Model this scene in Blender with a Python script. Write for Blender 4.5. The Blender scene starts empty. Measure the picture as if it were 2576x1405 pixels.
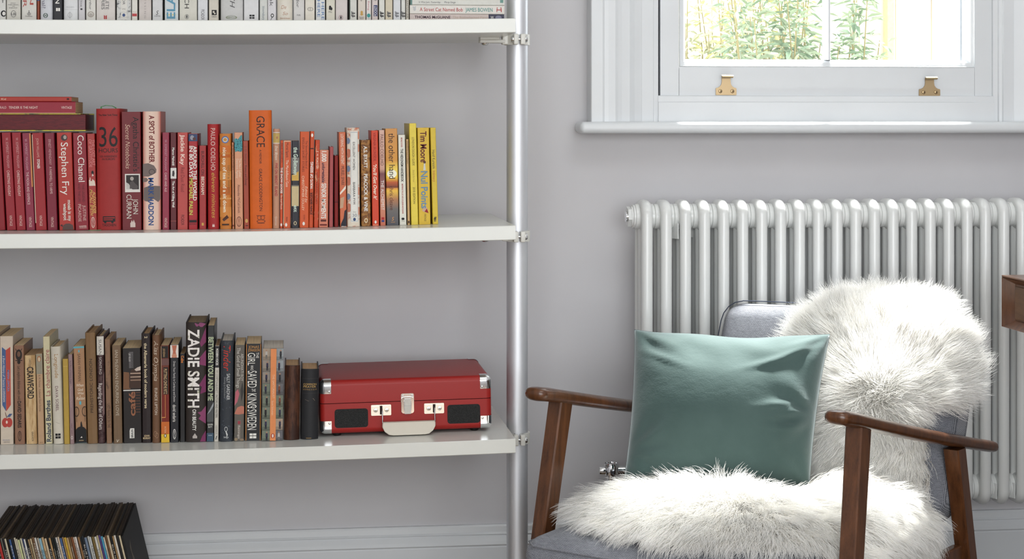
import bpy, bmesh, math, random
import numpy as np
from math import sin, cos, tan, pi, radians, atan2, sqrt, hypot
from mathutils import Vector, Matrix

random.seed(11)
RNG = np.random.default_rng(11)
scene = bpy.context.scene
C = scene.collection

# ------------------------------------------------------------------ camera, sky, light, exposure
F, PX, HOR = 4500.0, 1288.0, 300.0          # focal length in pixels of the 2576x1405 frame, principal column, horizon row
YAW = radians(7.19)
CAM = Vector((0.0, -4.10, 1.15))
cam_data = bpy.data.cameras.new('camera')
cam = bpy.data.objects.new('camera', cam_data); C.objects.link(cam)
cam.location = CAM; cam.rotation_euler = (pi / 2, 0, -YAW)
cam_data.sensor_width = 36.0; cam_data.sensor_fit = 'HORIZONTAL'
cam_data.lens = F / 2576.0 * 36.0
cam_data.shift_y = -(702.5 - HOR) / 2576.0
cam_data.clip_start = 0.05
scene.camera = cam

world = bpy.data.worlds.new('overcast_sky'); scene.world = world
world.use_nodes = True
wb = world.node_tree.nodes['Background']
wb.inputs['Color'].default_value = (0.93, 0.97, 1.0, 1); wb.inputs['Strength'].default_value = 5.5

def area(name, loc, target, sx, sy, power, col):
    l = bpy.data.lights.new(name, 'AREA'); l.shape = 'RECTANGLE'; l.size = sx; l.size_y = sy
    l.energy = power; l.color = col
    o = bpy.data.objects.new(name, l); C.objects.link(o); o.location = loc
    o.rotation_euler = (Vector(target) - Vector(loc)).to_track_quat('-Z', 'Y').to_euler()
    return o
# daylight standing in the openings of the room's windows: the bay behind the camera
area('daylight_bay_window', (0.25, -5.46, 1.50), (0.35, 0.0, 1.25), 3.5, 2.1, 40, (1.0, 0.99, 0.975))
for nm, loc, tgt, sx, sy in (('garden_window_portal', (1.26, 0.10, 2.1), (1.26, -2.0, 2.1), 1.0, 1.7), ('bay_window_portal', (0.25, -5.5, 1.5), (0.25, 0, 1.5), 3.6, 2.2), ('added_rooflight_portal', (1.05, -2.35, 3.25), (1.05, -2.35, 0), 1.5, 1.0)):
    portal = area(nm, loc, tgt, sx, sy, 1, (1, 1, 1)); portal.data.cycles.is_portal = True      # guides the sky light in, gives none itself
sun_l = bpy.data.lights.new('sun', 'SUN'); sun_l.energy = 27.0; sun_l.angle = radians(6.0); sun_l.color = (1.0, 0.985, 0.96)
sun = bpy.data.objects.new('sun', sun_l); C.objects.link(sun); sun.location = (1.5, 4, 6)
sun.rotation_euler = Vector((-0.11, -cos(radians(70)), -sin(radians(70)))).to_track_quat('-Z', 'Y').to_euler()

vs = scene.view_settings
vs.view_transform = 'Standard'; vs.look = 'None'; vs.exposure = -0.22; vs.gamma = 1.0; vs.use_curve_mapping = False
scene.display_settings.display_device = 'sRGB'
scene.cycles.max_bounces = 7; scene.cycles.diffuse_bounces = 4; scene.cycles.glossy_bounces = 4
scene.cycles.transparent_max_bounces = 8; scene.cycles.adaptive_threshold = 0.02; scene.cycles.caustics_reflective = False; scene.cycles.caustics_refractive = False

# ------------------------------------------------------------------ helpers
CA, SA = cos(YAW), sin(YAW)
def P(u, v, y):                              # the point of the plane y that the photo shows at pixel (u, v)
    xn = (u - PX) / F
    d = (y - CAM.y) / (CA - SA * xn)
    return Vector((d * (SA + CA * xn), y, CAM.z - (v - HOR) / F * d))
def Q(u, v, d):                              # the point at camera depth d
    xn = (u - PX) / F
    return Vector((d * (SA + CA * xn), CAM.y + d * (CA - SA * xn), CAM.z - (v - HOR) / F * d))
def lin(c):
    c = c / 255.0
    return c / 12.92 if c <= 0.04045 else ((c + 0.055) / 1.055) ** 2.4

class NT:
    def __init__(s, name):
        s.m = bpy.data.materials.new(name); s.m.use_nodes = True
        s.t = s.m.node_tree; s.b = s.t.nodes['Principled BSDF']
    def n(s, typ, **kw):
        x = s.t.nodes.new(typ)
        for k, v in kw.items():
            if k in x.inputs: x.inputs[k].default_value = v
            else: setattr(x, k, v)
        return x
    def l(s, a, b): s.t.links.new(a, b)
    def coords(s, scale=(1, 1, 1), kind='Object'):
        tc = s.n('ShaderNodeTexCoord'); mp = s.n('ShaderNodeMapping'); mp.inputs['Scale'].default_value = scale
        s.l(tc.outputs[kind], mp.inputs['Vector']); return mp.outputs['Vector']
    def noise(s, vec, scale, detail=3, rough=0.5):
        x = s.n('ShaderNodeTexNoise'); x.inputs['Scale'].default_value = scale; x.inputs['Detail'].default_value = detail
        x.inputs['Roughness'].default_value = rough; s.l(vec, x.inputs['Vector']); return x.outputs['Fac']
    def ramp(s, fac, stops):
        r = s.n('ShaderNodeValToRGB'); e = r.color_ramp.elements
        while len(e) < len(stops): e.new(0.5)
        for i, (p, c) in enumerate(stops): e[i].position = p; e[i].color = (*c, 1)
        s.l(fac, r.inputs['Fac']); return r.outputs['Color']
    def bump(s, h, strength, dist=0.001):
        b = s.n('ShaderNodeBump'); b.inputs['Strength'].default_value = strength; b.inputs['Distance'].default_value = dist
        s.l(h, b.inputs['Height']); s.l(b.outputs['Normal'], s.b.inputs['Normal'])

MATS = {}
GAIN = 0.86
def M(rgb, rough=0.5, var=0.06, metal=0.0, gain=None, coat=0.0, scale=90.0, bump=0.0):
    key = (tuple(rgb), rough, var, metal, gain, coat, scale, bump)
    if key in MATS: return MATS[key]
    g = GAIN if gain is None else gain
    c = [min(0.92, lin(x) * g) for x in rgb]
    t = NT('print_%d_%d_%d' % tuple(int(x) for x in rgb))
    t.b.inputs['Roughness'].default_value = rough; t.b.inputs['Metallic'].default_value = metal
    t.b.inputs['Coat Weight'].default_value = coat
    if metal == 0: t.b.inputs['Specular IOR Level'].default_value = 0.22
    if var > 0:
        f = t.noise(t.coords(), scale, 4, 0.6)
        lo = [x * (1 - var) for x in c]; hi = [min(1, x * (1 + var)) for x in c]
        t.l(t.ramp(f, [(0.3, lo), (0.7, hi)]), t.b.inputs['Base Color'])
        if bump > 0: t.bump(f, bump)
    else:
        t.b.inputs['Base Color'].default_value = (*c, 1)
    MATS[key] = t.m
    return t.m

class MB:                                    # collects shapes of ONE part
    def __init__(s): s.v = []; s.f = []
    def add(s, vs_, fs):
        o = len(s.v); s.v.extend([tuple(p) for p in vs_]); s.f.extend([tuple(i + o for i in f) for f in fs]); return s
    def box(s, x0, x1, y0, y1, z0, z1):
        return s.add([(x0,y0,z0),(x1,y0,z0),(x1,y1,z0),(x0,y1,z0),(x0,y0,z1),(x1,y0,z1),(x1,y1,z1),(x0,y1,z1)],
                     [(0,3,2,1),(4,5,6,7),(0,1,5,4),(1,2,6,5),(2,3,7,6),(3,0,4,7)])
    def bbox(s, x0, x1, y0, y1, z0, z1, b=0.002):           # box with chamfered edges
        return s.rbox(x0, x1, y0, y1, z0, z1, b, 2)
    def rbox(s, x0, x1, y0, y1, z0, z1, r, n=3, div=0, fn=None):
        lo = np.array([x0,y0,z0]); hi = np.array([x1,y1,z1]); r = min(r, *(0.499 * (hi - lo)))
        def axis(a, b):
            t = [a + r * (1 - cos(pi/4 * 0)) * 0]
            cs = [r * (1 - tan(pi/4 * (1 - i/n))) for i in range(n + 1)] if n > 0 else [0]
            left = [a + c for c in cs]; right = [b - c for c in reversed(cs)]
            mid = [left[-1] + (right[0] - left[-1]) * i / (div + 1) for i in range(1, div + 1)]
            return left + mid + right
        ax = [axis(lo[i], hi[i]) for i in range(3)]
        idx = {}; vs_ = []; fs = []
        def vert(p):
            k = (round(p[0], 7), round(p[1], 7), round(p[2], 7))
            if k in idx: return idx[k]
            q = np.array(p); c = np.clip(q, lo + r, hi - r); d = q - c; L = np.linalg.norm(d)
            if L > 1e-9: q = c + d / L * r
            if fn: q = fn(q)
            idx[k] = len(vs_); vs_.append(tuple(q)); return idx[k]
        for a in range(3):
            b, c = (a + 1) % 3, (a + 2) % 3
            for side in (0, 1):
                val = (lo, hi)[side][a]
                for i in range(len(ax[b]) - 1):
                    for j in range(len(ax[c]) - 1):
                        q = []
                        for (ii, jj) in ((i,j),(i+1,j),(i+1,j+1),(i,j+1)):
                            p = [0,0,0]; p[a] = val; p[b] = ax[b][ii]; p[c] = ax[c][jj]; q.append(vert(p))
                        fs.append(tuple(q) if side else tuple(reversed(q)))
        return s.add(vs_, fs)
    def tube(s, pts, r, n=8, closed=False, caps=True, flat=1.0):
        pts = [Vector(p) for p in pts]; N = len(pts); rs = r if hasattr(r, '__len__') else [r] * N
        vs_ = []; fs = []; up = None
        for i, p in enumerate(pts):
            a = pts[i-1] if (i or closed) else pts[0]; b = pts[(i+1) % N] if (i < N-1 or closed) else pts[-1]
            t = (b - a).normalized()
            if up is None: up = Vector((0,0,1)) if abs(t.z) < 0.9 else Vector((1,0,0))
            side = t.cross(up).normalized(); up = side.cross(t).normalized()
            for k in range(n):
                an = 2*pi*k/n; vs_.append(p + side*cos(an)*rs[i] + up*sin(an)*rs[i]*flat)
        for i in range(N if closed else N-1):
            for k in range(n):
                i2 = (i+1) % N
                fs.append((i*n+k, i*n+(k+1)%n, i2*n+(k+1)%n, i2*n+k))
        if caps and not closed:
            fs.append(tuple(reversed(range(n)))); fs.append(tuple((N-1)*n+k for k in range(n)))
        return s.add(vs_, fs)
    def cyl(s, p0, p1, r, n=16): return s.tube([p0, p1], r, n)
    def lathe(s, prof, n=24, axis='z', o=(0,0,0)):          # prof: (radius, height)
        vs_ = []; fs = []; m = len(prof)
        for k in range(n):
            a = 2*pi*k/n
            for (r, h) in prof:
                p = {'z': (r*cos(a), r*sin(a), h), 'x': (h, r*cos(a), r*sin(a)), 'y': (r*sin(a), h, r*cos(a))}[axis]
                vs_.append((p[0]+o[0], p[1]+o[1], p[2]+o[2]))
        for k in range(n):
            for i in range(m-1):
                fs.append((k*m+i, ((k+1)%n)*m+i, ((k+1)%n)*m+i+1, k*m+i+1))
        fs.append(tuple(k*m for k in reversed(range(n)))); fs.append(tuple(k*m+m-1 for k in range(n)))
        return s.add(vs_, fs)
    def prism(s, poly, h0, h1, axis='z'):                   # poly in the plane, extruded along axis
        n = len(poly)
        def pt(a, b, h): return {'z': (a,b,h), 'y': (a,h,b), 'x': (h,a,b)}[axis]
        vs_ = [pt(a,b,h0) for a,b in poly] + [pt(a,b,h1) for a,b in poly]
        fs = [tuple(reversed(range(n))), tuple(range(n, 2*n))] + [(i, (i+1)%n, (i+1)%n+n, i+n) for i in range(n)]
        return s.add(vs_, fs)
    def mesh(s, name, mat, smooth=None):
        me = bpy.data.meshes.new(name); me.from_pydata(s.v, [], s.f); me.update()
        bm = bmesh.new(); bm.from_mesh(me); bmesh.ops.recalc_face_normals(bm, faces=bm.faces); bm.to_mesh(me); bm.free()
        if mat: me.materials.append(mat)
        if smooth: sm(me, smooth)
        return me
    def build(s, name, mat, parent=None, smooth=None):
        return obj(name, s.mesh(name, mat, smooth), parent)
def sm(me, ang=40):
    me.polygons.foreach_set('use_smooth', [True] * len(me.polygons))
    try: me.set_sharp_from_angle(angle=radians(ang))
    except Exception: pass
def obj(name, data, parent=None):
    o = bpy.data.objects.new(name, data); C.objects.link(o)
    if parent: o.parent = parent
    return o
def tag(o, label=None, cat=None, group=None, kind=None):
    if label: o['label'] = label
    if cat: o['category'] = cat
    if group: o['group'] = group
    if kind: o['kind'] = kind
    return o
def thing(name, label, cat, loc=(0,0,0), rot=(0,0,0), group=None, kind=None):
    o = obj(name, None); o.location = loc; o.rotation_euler = rot
    return tag(o, label, cat, group, kind)

# lettering: glyph meshes of the built-in font, fitted into a box
GLYPH = {}
def glyphs(s, bold, ital):
    k = (s, bold, ital)
    if k in GLYPH: return GLYPH[k]
    cu = bpy.data.curves.new('lettering', 'FONT'); cu.body = s; cu.size = 1.0; cu.resolution_u = 3
    cu.offset = 0.022 * bold; cu.shear = 0.28 * ital
    o = bpy.data.objects.new('lettering', cu); C.objects.link(o)
    dg = bpy.context.evaluated_depsgraph_get()
    me = bpy.data.meshes.new_from_object(o.evaluated_get(dg))
    n = len(me.vertices); co = np.empty(n*3, 'f'); me.vertices.foreach_get('co', co); co = co.reshape(-1, 3)[:, :2].copy()
    fs = [tuple(p.vertices) for p in me.polygons]
    bpy.data.objects.remove(o); bpy.data.meshes.remove(me); bpy.data.curves.remove(cu)
    if n == 0: co = np.zeros((3, 2)); fs = [(0,1,2)]
    GLYPH[k] = (co, fs); return GLYPH[k]
_h, _ = glyphs('H', 0, 0); CAPH = float(_h[:,1].max() - _h[:,1].min())
def fit(s, length, cap, bold=0, ital=0):     # flat text: x in 0..length, y centred on the cap height
    co, fs = glyphs(s, bold, ital); co = co.copy()
    x0, x1 = co[:,0].min(), co[:,0].max()
    co[:,0] = (co[:,0] - x0) / max(1e-6, x1 - x0) * length
    co[:,1] = (co[:,1] - CAPH/2) / CAPH * cap
    return co, fs

# ------------------------------------------------------------------ materials of the place
def wall_mat():
    t = NT('painted_plaster_wall'); v = t.coords()
    f = t.noise(v, 3.0, 4, 0.6)
    t.l(t.ramp(f, [(0.25, (0.545,0.535,0.55)), (0.75, (0.585,0.575,0.59))]), t.b.inputs['Base Color'])
    t.b.inputs['Roughness'].default_value = 0.75
    t.bump(t.noise(v, 260, 4, 0.65), 0.12, 0.0006); return t.m
def gloss_white(name, col, rough, bump=0.03):
    t = NT(name); v = t.coords(); f = t.noise(v, 14, 3)
    t.l(t.ramp(f, [(0.3, tuple(c*0.975 for c in col)), (0.7, col)]), t.b.inputs['Base Color'])
    t.b.inputs['Roughness'].default_value = rough
    t.bump(t.noise(v, 45, 3), bump, 0.0012); return t.m
def wood_mat(name, dark, light, rough=0.3, axis=(14, 14, 1.6), coat=0.25):
    t = NT(name); v = t.coords(axis); f = t.noise(v, 6.0, 6, 0.62)
    v2 = t.coords(tuple(a*9 for a in axis)); f2 = t.noise(v2, 9.0, 3, 0.6)
    mx = t.n('ShaderNodeMath', operation='MULTIPLY_ADD'); t.l(f2, mx.inputs[0]); mx.inputs[1].default_value = 0.35; t.l(f, mx.inputs[2])
    t.l(t.ramp(mx.outputs[0], [(0.45, dark), (0.85, light)]), t.b.inputs['Base Color'])
    t.b.inputs['Roughness'].default_value = rough; t.b.inputs['Coat Weight'].default_value = coat; t.b.inputs['Coat Roughness'].default_value = 0.2
    t.bump(f2, 0.05, 0.0005); return t.m
def metal(name, col, rough):
    t = NT(name); t.b.inputs['Base Color'].default_value = (*col, 1); t.b.inputs['Metallic'].default_value = 1.0
    t.b.inputs['Roughness'].default_value = rough; return t.m
def glass_mat():
    t = NT('window_glass'); out = t.t.nodes['Material Output']
    tr = t.n('ShaderNodeBsdfTransparent'); tr.inputs['Color'].default_value = (0.97,0.985,0.98,1)
    gl = t.n('ShaderNodeBsdfGlossy'); gl.inputs['Roughness'].default_value = 0.02
    mx = t.n('ShaderNodeMixShader'); mx.inputs[0].default_value = 0.05; t.l(tr.outputs[0], mx.inputs[1]); t.l(gl.outputs[0], mx.inputs[2])
    t.l(mx.outputs[0], out.inputs['Surface']); return t.m
WALL = wall_mat()
TRIM = gloss_white('white_gloss_woodwork', (0.69,0.71,0.725), 0.33)
SHELFM = gloss_white('cream_lacquer_shelf', (0.675,0.68,0.635), 0.22, 0.015)
RADM = gloss_white('radiator_enamel', (0.755,0.765,0.75), 0.2, 0.02)
WOOD = wood_mat('walnut_stained_beech', (0.045,0.0155,0.0055), (0.135,0.050,0.018), 0.3)
DESKW = wood_mat('teak_veneer', (0.10,0.038,0.014), (0.20,0.086,0.036), 0.34, (12, 1.5, 12))
CHROME = metal('chrome', (0.86,0.87,0.88), 0.07)
STEEL = metal('steel_screw', (0.62,0.62,0.62), 0.25)
BRASS = metal('antique_brass', (0.42,0.31,0.18), 0.38)
GLASS = glass_mat()
def alu_mat():
    t = NT('brushed_aluminium_tube'); t.b.inputs['Metallic'].default_value = 0.75; t.b.inputs['Base Color'].default_value = (0.70,0.71,0.74,1)
    t.b.inputs['Roughness'].default_value = 0.48; t.bump(t.noise(t.coords((60,60,2)), 30, 3), 0.05, 0.0004); return t.m
ALU = alu_mat()
# ------------------------------------------------------------------ the room
XL, XR_, YF, ZC = -2.3, 2.12, -5.4, 3.2
def struct(name, mb, mat, parent=None, smooth=None):
    o = mb.build(name, mat, parent, smooth)
    if parent is None: o['kind'] = 'structure'
    return o
def floor_mat():
    t = NT('oak_floor'); v = t.coords((1.2, 14, 1)); f = t.noise(v, 5, 5)
    t.l(t.ramp(f, [(0.3, (0.20,0.13,0.08)), (0.7, (0.34,0.24,0.15))]), t.b.inputs['Base Color']); t.b.inputs['Roughness'].default_value = 0.4; return t.m
FLOORM = floor_mat()
struct('floor', MB().box(XL-.2, XR_+.2, YF-.2, 0.12, -0.1, -0.004), M((60,42,28), 0.8))
fl = bpy.data.objects['floor']
pm = MB(); pm.box(-0.0695, 0.0695, -0.599, 0.599, -0.004, 0.0); plank = pm.mesh('plank', FLOORM)
n = 0
for i in range(17):                           # boards of the strip of floor in front of the wall
    for j in range(3):
        y = -0.6 - 1.2*j + (0.5 if i % 2 else 0.0)
        o = obj('plank', plank, fl); o.location = (-1.4 + 0.14*i*1.5, min(y, -0.6), 0) if False else (-1.1 + 0.14*i, y - 0.45, 0)
cx0, cx1, cy0, cy1 = .28, 1.82, -2.87, -1.83  # opening for an unseen rooflight, added to bring sky light from above
ce = MB()
ce.box(XL-.2, cx0, YF-.2, .12, ZC, ZC+.1).box(cx1, XR_+.2, YF-.2, .12, ZC, ZC+.1).box(cx0, cx1, YF-.2, cy0, ZC, ZC+.1).box(cx0, cx1, cy1, .12, ZC, ZC+.1)
struct('ceiling', ce, M((235,235,232), 0.8))
wx0, wx1 = P(1612, 200, 0).x, P(2556, 200, 0).x
wz0, wz1 = P(2000, 292, 0).z, 3.02
wb_ = MB()
wb_.box(XL-.2, wx0, 0, .12, 0, ZC).box(wx1, XR_+.2, 0, .12, 0, ZC).box(wx0, wx1, 0, .12, 0, wz0).box(wx0, wx1, 0, .12, wz1, ZC)
struct('wall_back', wb_, WALL)
struct('wall_left', MB().box(XL-.2, XL, YF-.2, 0, 0, ZC), WALL)
struct('wall_right', MB().box(XR_, XR_+.2, YF-.2, 0, 0, ZC), WALL)
bx0, bx1, bz0, bz1 = -1.55, 2.05, 0.4, 2.6
fw = MB()
fw.box(XL, bx0, YF-.2, YF, 0, ZC).box(bx1, XR_, YF-.2, YF, 0, ZC).box(bx0, bx1, YF-.2, YF, 0, bz0).box(bx0, bx1, YF-.2, YF, bz1, ZC)
struct('wall_front', fw, WALL)

# skirting board with its moulded top
zt = P(1270, 1320, -0.02).z
prof = [(0.0, zt), (-0.010, zt), (-0.012, zt-.004), (-0.0125, zt-.016), (-0.0165, zt-.0205), (-0.0125, zt-.0225), (-0.0145, zt-.026), (-0.0195, zt-.036),
        (-0.0225, zt-.043), (-0.019, zt-.047), (-0.0205, zt-.05), (-0.0205, 0.0), (0.0, 0.0)]
struct('baseboard_back', MB().prism(prof, XL, XR_, 'x'), TRIM)

# ------------------------------------------------------------------ sash window
win = thing('window_1', 'white wooden sash window with brass lifts above the radiator', None, kind='structure')
WX = lambda u, y=-0.04: P(u, 200, y).x
WZ = lambda v, y=-0.04, u=2050: P(u, v, y).z
zs = WZ(306, -0.06)                           # top of the sill
cas = MB()
cas.prism([(WX(1487,-.058), 0), (WX(1487,-.058), -.056), (WX(1489,-.058), -.058), (WX(1516,-.058), -.058), (WX(1518), -.0555), (WX(1528), -.0565), (WX(1545), -.0562),
           (WX(1552), -.053), (WX(1562), -.0515), (WX(1582), -.0505), (WX(1596), -.042), (WX(1614), -.0375), (WX(1616), -.0368), (WX(1644), -.036), (WX(1646), -.0345), (WX(1657), -.034),
           (WX(1657), .05), (wx0-.005, .05), (wx0-.005, 0)], zs, wz1, 'z')
cas.build('casing', TRIM, win)
cr = MB()
cr.prism([(WX(2502), .05), (WX(2502), -.030), (WX(2513), -.031), (WX(2515), -.036), (WX(2522), -.037), (WX(2524), -.041), (WX(2550), -.041), (WX(2551), -.036),
          (WX(2600), -.046), (WX(2640), -.054), (WX(2690), -.058), (WX(2690), 0), (wx1+.005, 0), (wx1+.005, .05)], zs, wz1, 'z')
cr.build('casing', TRIM, win)
bt = MB(); z1 = WZ(240.5, -.036); z0 = WZ(257, -.038)
bt.prism([(.05, zs), (-.0385, zs), (-.0385, z0-.0006), (-.0375, z0), (-.0360, z0+.001), (-.0355, z1-.002), (-.0335, z1), (.05, z1)], WX(1657), WX(2502), 'x')
bt.build('bottom_frame', TRIM, win)
sl = MB()
sl.rbox(P(1460,320,-.085).x, 2.1, -.085, 0.0, P(1500,335.5,-.085).z, zs, .0115, 5, 0)
sl.build('window_sill', TRIM, win, 50)
MB().box(P(1487,200,-.05).x, WX(2690), -.058, 0, wz1, wz1+.13).build('casing_head', TRIM, win)
# the sash
sash = obj('sash', None, win)
sx0, sx1 = WX(1661,-.022), WX(2497,-.022)
gx0, gx1 = WX(1724,.0), WX(2430,.0)
sz0 = z1 - .0004; gz0 = WZ(150,.0); gz1 = 1.98
cr0, cr1 = WX(1708,-.022), WX(2452,-.022); crz = WZ(169,-.022)
MB().bbox(sx0, cr0, -.022, .03, sz0, gz1, .0012).build('stile', TRIM, sash)
MB().bbox(cr1, sx1, -.022, .03, sz0, gz1, .0012).build('stile', TRIM, sash)
MB().bbox(cr0+.0005, cr1-.0005, -.0222, .03, sz0, crz, .0008).build('bottom_rail', TRIM, sash)
MB().bbox(cr0, cr1, -.022, .03, gz1, gz1+.045, .0012).build('meeting_rail', TRIM, sash)
def bead(poly_in, poly_out, name):            # moulded glazing bead between two rectangles
    mb = MB(); rings = [(0.0, -.0215), (0.10, -.024), (0.18, -.0195), (0.34, -.019), (0.60, -.0165), (0.85, -.008), (1.0, .002), (1.0, .012)]
    for k, (t, y) in enumerate(rings):
        pass
    N = len(rings); vs_ = []
    for (t, y) in rings:
        for c in range(4):
            a, b = poly_out[c], poly_in[c]; vs_.append((a[0]+(b[0]-a[0])*t, y, a[1]+(b[1]-a[1])*t))
    fs = []
    for i in range(N-1):
        for c in range(4): fs.append((i*4+c, i*4+(c+1)%4, (i+1)*4+(c+1)%4, (i+1)*4+c))
    return mb.add(vs_, fs).build(name, TRIM, sash)
mx0, mx1 = WX(2077,-.01), WX(2090,-.01)
bead([(gx0,gz0),(gx1,gz0),(gx1,gz1),(gx0,gz1)], [(cr0,crz),(cr1,crz),(cr1,gz1),(cr0,gz1)], 'glazing_bead')
mm = MB(); xm = (mx0+mx1)/2; hw = (mx1-mx0)/2
mm.prism([(xm-hw*1.25,.012),(xm-hw*1.25,-.002),(xm-hw*.5,-.012),(xm-hw*.35,-.019),(xm+hw*.35,-.019),(xm+hw*.5,-.012),(xm+hw*1.25,-.002),(xm+hw*1.25,.012)], gz0-.001, gz1, 'z')
mm.build('glazing_bar', TRIM, sash)
MB().box(gx0-.004, xm, .004, .008, gz0-.004, gz1).build('pane', GLASS, sash)
MB().box(xm, gx1+.004, .004, .008, gz0-.004, gz1).build('pane', GLASS, sash)
sp = MB(); SPM = metal('pane_edge_strip', (0.55,0.6,0.68), 0.4)
sp.box(gx1-.010, gx1-.0065, .010, .020, gz0, gz1); sp.build('pane_edge_strip', SPM, sash)  # thin blue-grey metal strip along the right edge of the pane
up = obj('upper_sash', None, win)
MB().box(sx0, cr0, .032, .075, gz1, wz1).build('stile', TRIM, up); MB().box(cr1, sx1, .032, .075, gz1, wz1).build('stile', TRIM, up)
MB().box(cr0, cr1, .032, .075, gz1, gz1+.045).build('meeting_rail', TRIM, up); MB().box(cr0, cr1, .032, .075, wz1-.06, wz1).build('top_rail', TRIM, up)
MB().box(xm-hw, xm+hw, .04, .07, gz1+.045, wz1-.06).build('glazing_bar', TRIM, up)
MB().box(cr0, cr1, .052, .056, gz1+.045, wz1-.06).build('pane', GLASS, up)
# dark-coloured strips standing in for the shade in the gap beside the sash
GAP = M((52,44,42), 0.9)
MB().box(WX(1657), sx0, .0, .03, sz0, wz1).build('gap_shade_strip', GAP, win)
MB().box(sx1, WX(2502), .0, .03, sz0, wz1).build('gap_shade_strip', GAP, win)
# brass sash lifts
def lift(ul, ur, vt, vb):
    y = -.022; a = P(ul, vb, y); b = P(ur, vt, y); w = b.x - a.x; h = b.z - a.z
    g = obj('sash_lift', None, win); g.location = (a.x, y, a.z)
    pts = []
    half = [(0.0,0.02),(0.0,0.30),(0.02,0.345),(0.10,0.36),(0.20,0.42),(0.27,0.53),(0.29,0.66),(0.29,0.90)]
    poly = [(0.03,0.0)] + half + [(1-x, z) for x, z in reversed(half)] + [(0.97,0.0)]
    m = MB(); m.prism([(x*w, z*h) for x, z in poly], -0.0032, 0.0, 'y')
    hook = [(0.0-.0032, .90*h), (-.006, .955*h), (-.0105, .985*h), (-.0155, .97*h), (-.0185, .925*h), (-.0195, .865*h)]
    inn = [(yy+.0022, zz-.0018) for yy, zz in reversed(hook)]
    n0 = len(hook); x0, x1 = .29*w, .71*w
    for i in range(n0-1):
        wd = [0, 0, .03*w, .06*w, .07*w, .05*w]
        A, B = hook[i], hook[i+1]; t = .0022
        e0, e1 = wd[i], wd[i+1]
        m.add([(x0-e0, A[0], A[1]), (x1+e0, A[0], A[1]), (x1+e1, B[0], B[1]), (x0-e1, B[0], B[1]),
               (x0-e0, A[0]+t, A[1]-t*.8), (x1+e0, A[0]+t, A[1]-t*.8), (x1+e1, B[0]+t, B[1]-t*.8), (x0-e1, B[0]+t, B[1]-t*.8)],
              [(0,1,2,3),(7,6,5,4),(0,4,5,1),(1,5,6,2),(2,6,7,3),(3,7,4,0)])
    pl = m.build('lift_plate', BRASS, g, 30)
    for fx in (.22, .80):
        s_ = MB(); s_.lathe([(.0046,-.0033),(.0040,-.0048),(.0022,-.0054)], 14, 'y', (fx*w, 0, .19*h)); o = s_.build('screw', BRASS, g, 30)
        k = MB(); k.box(fx*w-.0022, fx*w+.0022, -.0057, -.0052, .19*h-.0004, .19*h+.0004).box(fx*w-.0004, fx*w+.0004, -.0057, -.0052, .19*h-.0022, .19*h+.0022)
        k.build('screw_slot', M((45,32,20), 0.6), o)
lift(1800, 1852, 187.5, 239); lift(2311, 2364, 192, 241)

# ------------------------------------------------------------------ column radiator
rad = thing('column_radiator', 'white enamelled column radiator on wall below the window', 'radiator')
RY = (-.150, -.1125, -.075); rr = .0131
X0 = P(1627.5, 700, -.15).x; X19 = P(2524.8, 700, -.15).x; pitch = (X19-X0)/19
rzt = P(1627.5, 503, -.145).z; rzb = P(2485, 1272, -.15).z; hubz = P(1600, 544, -.112).z; hubb = rzb + (rzt - hubz)
s = MB(); R = .021
path = []
def arc(cy, cz, a0, a1, n=5): return [(0, cy + R*cos(a0+(a1-a0)*i/n), cz + R*sin(a0+(a1-a0)*i/n)) for i in range(n+1)]
t_, b_ = rzt-rr, rzb+rr; yf, yb = RY[0], RY[2]
path += [(0, yf, (t_+b_)/2)]
path += arc(yf+R, t_-R, pi, pi/2) + arc(yb-R, t_-R, pi/2, 0) + [(0, yb, (t_+b_)/2)] + arc(yb-R, b_+R, 0, -pi/2) + arc(yf+R, b_+R, -pi/2, -pi)
s.tube(path, rr, 14, closed=True)
s.tube([(0, RY[1], b_), (0, RY[1], t_)], rr, 14)
for zc_, dz in ((hubz, 1), (hubb, -1)):
    s.rbox(-.0118, .0118, yf-.005, yb+.005, min(zc_-dz*.034, zc_+dz*.026), max(zc_-dz*.034, zc_+dz*.026), .0116, 3)
    h = pitch/2
    s.lathe([(.020,-h+.0002),(.0275,-h+.0003),(.0285,-h+.0012),(.0285,-.006),(.0275,-.002),(.0275,.002),(.0285,.006),(.0285,h-.0012),(.0275,h-.0003),(.020,h-.0002)], 32, 'x', (0, RY[1], zc_))
sec = s.mesh('column_section', RADM, 45)
NS = 22
for i in range(NS):
    o = obj('column_section', sec, rad); o.location.x = X0 + pitch*i
e = MB(); xe = X0 - pitch/2
e.lathe([(.0268, 0.0),(.0268,-.004),(.0235,-.0055),(.0235,-.0085)], 28, 'x', (xe, RY[1], hubz))
e.build('end_bush', RADM, rad, 40)
e = MB(); hexp = [(RY[1] + .0232*cos(pi/3*k+.25), hubz + .0232*sin(pi/3*k+.25)) for k in range(6)]
e.prism(hexp, xe-.0165, xe-.0085, 'x'); nut = e.build('hex_plug', RADM, rad)
e = MB(); e.lathe([(.0125,-.0165),(.0125,-.0195),(.009,-.021)], 18, 'x', (xe, RY[1], hubz)); e.build('bleed_valve', CHROME, nut, 40)
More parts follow.
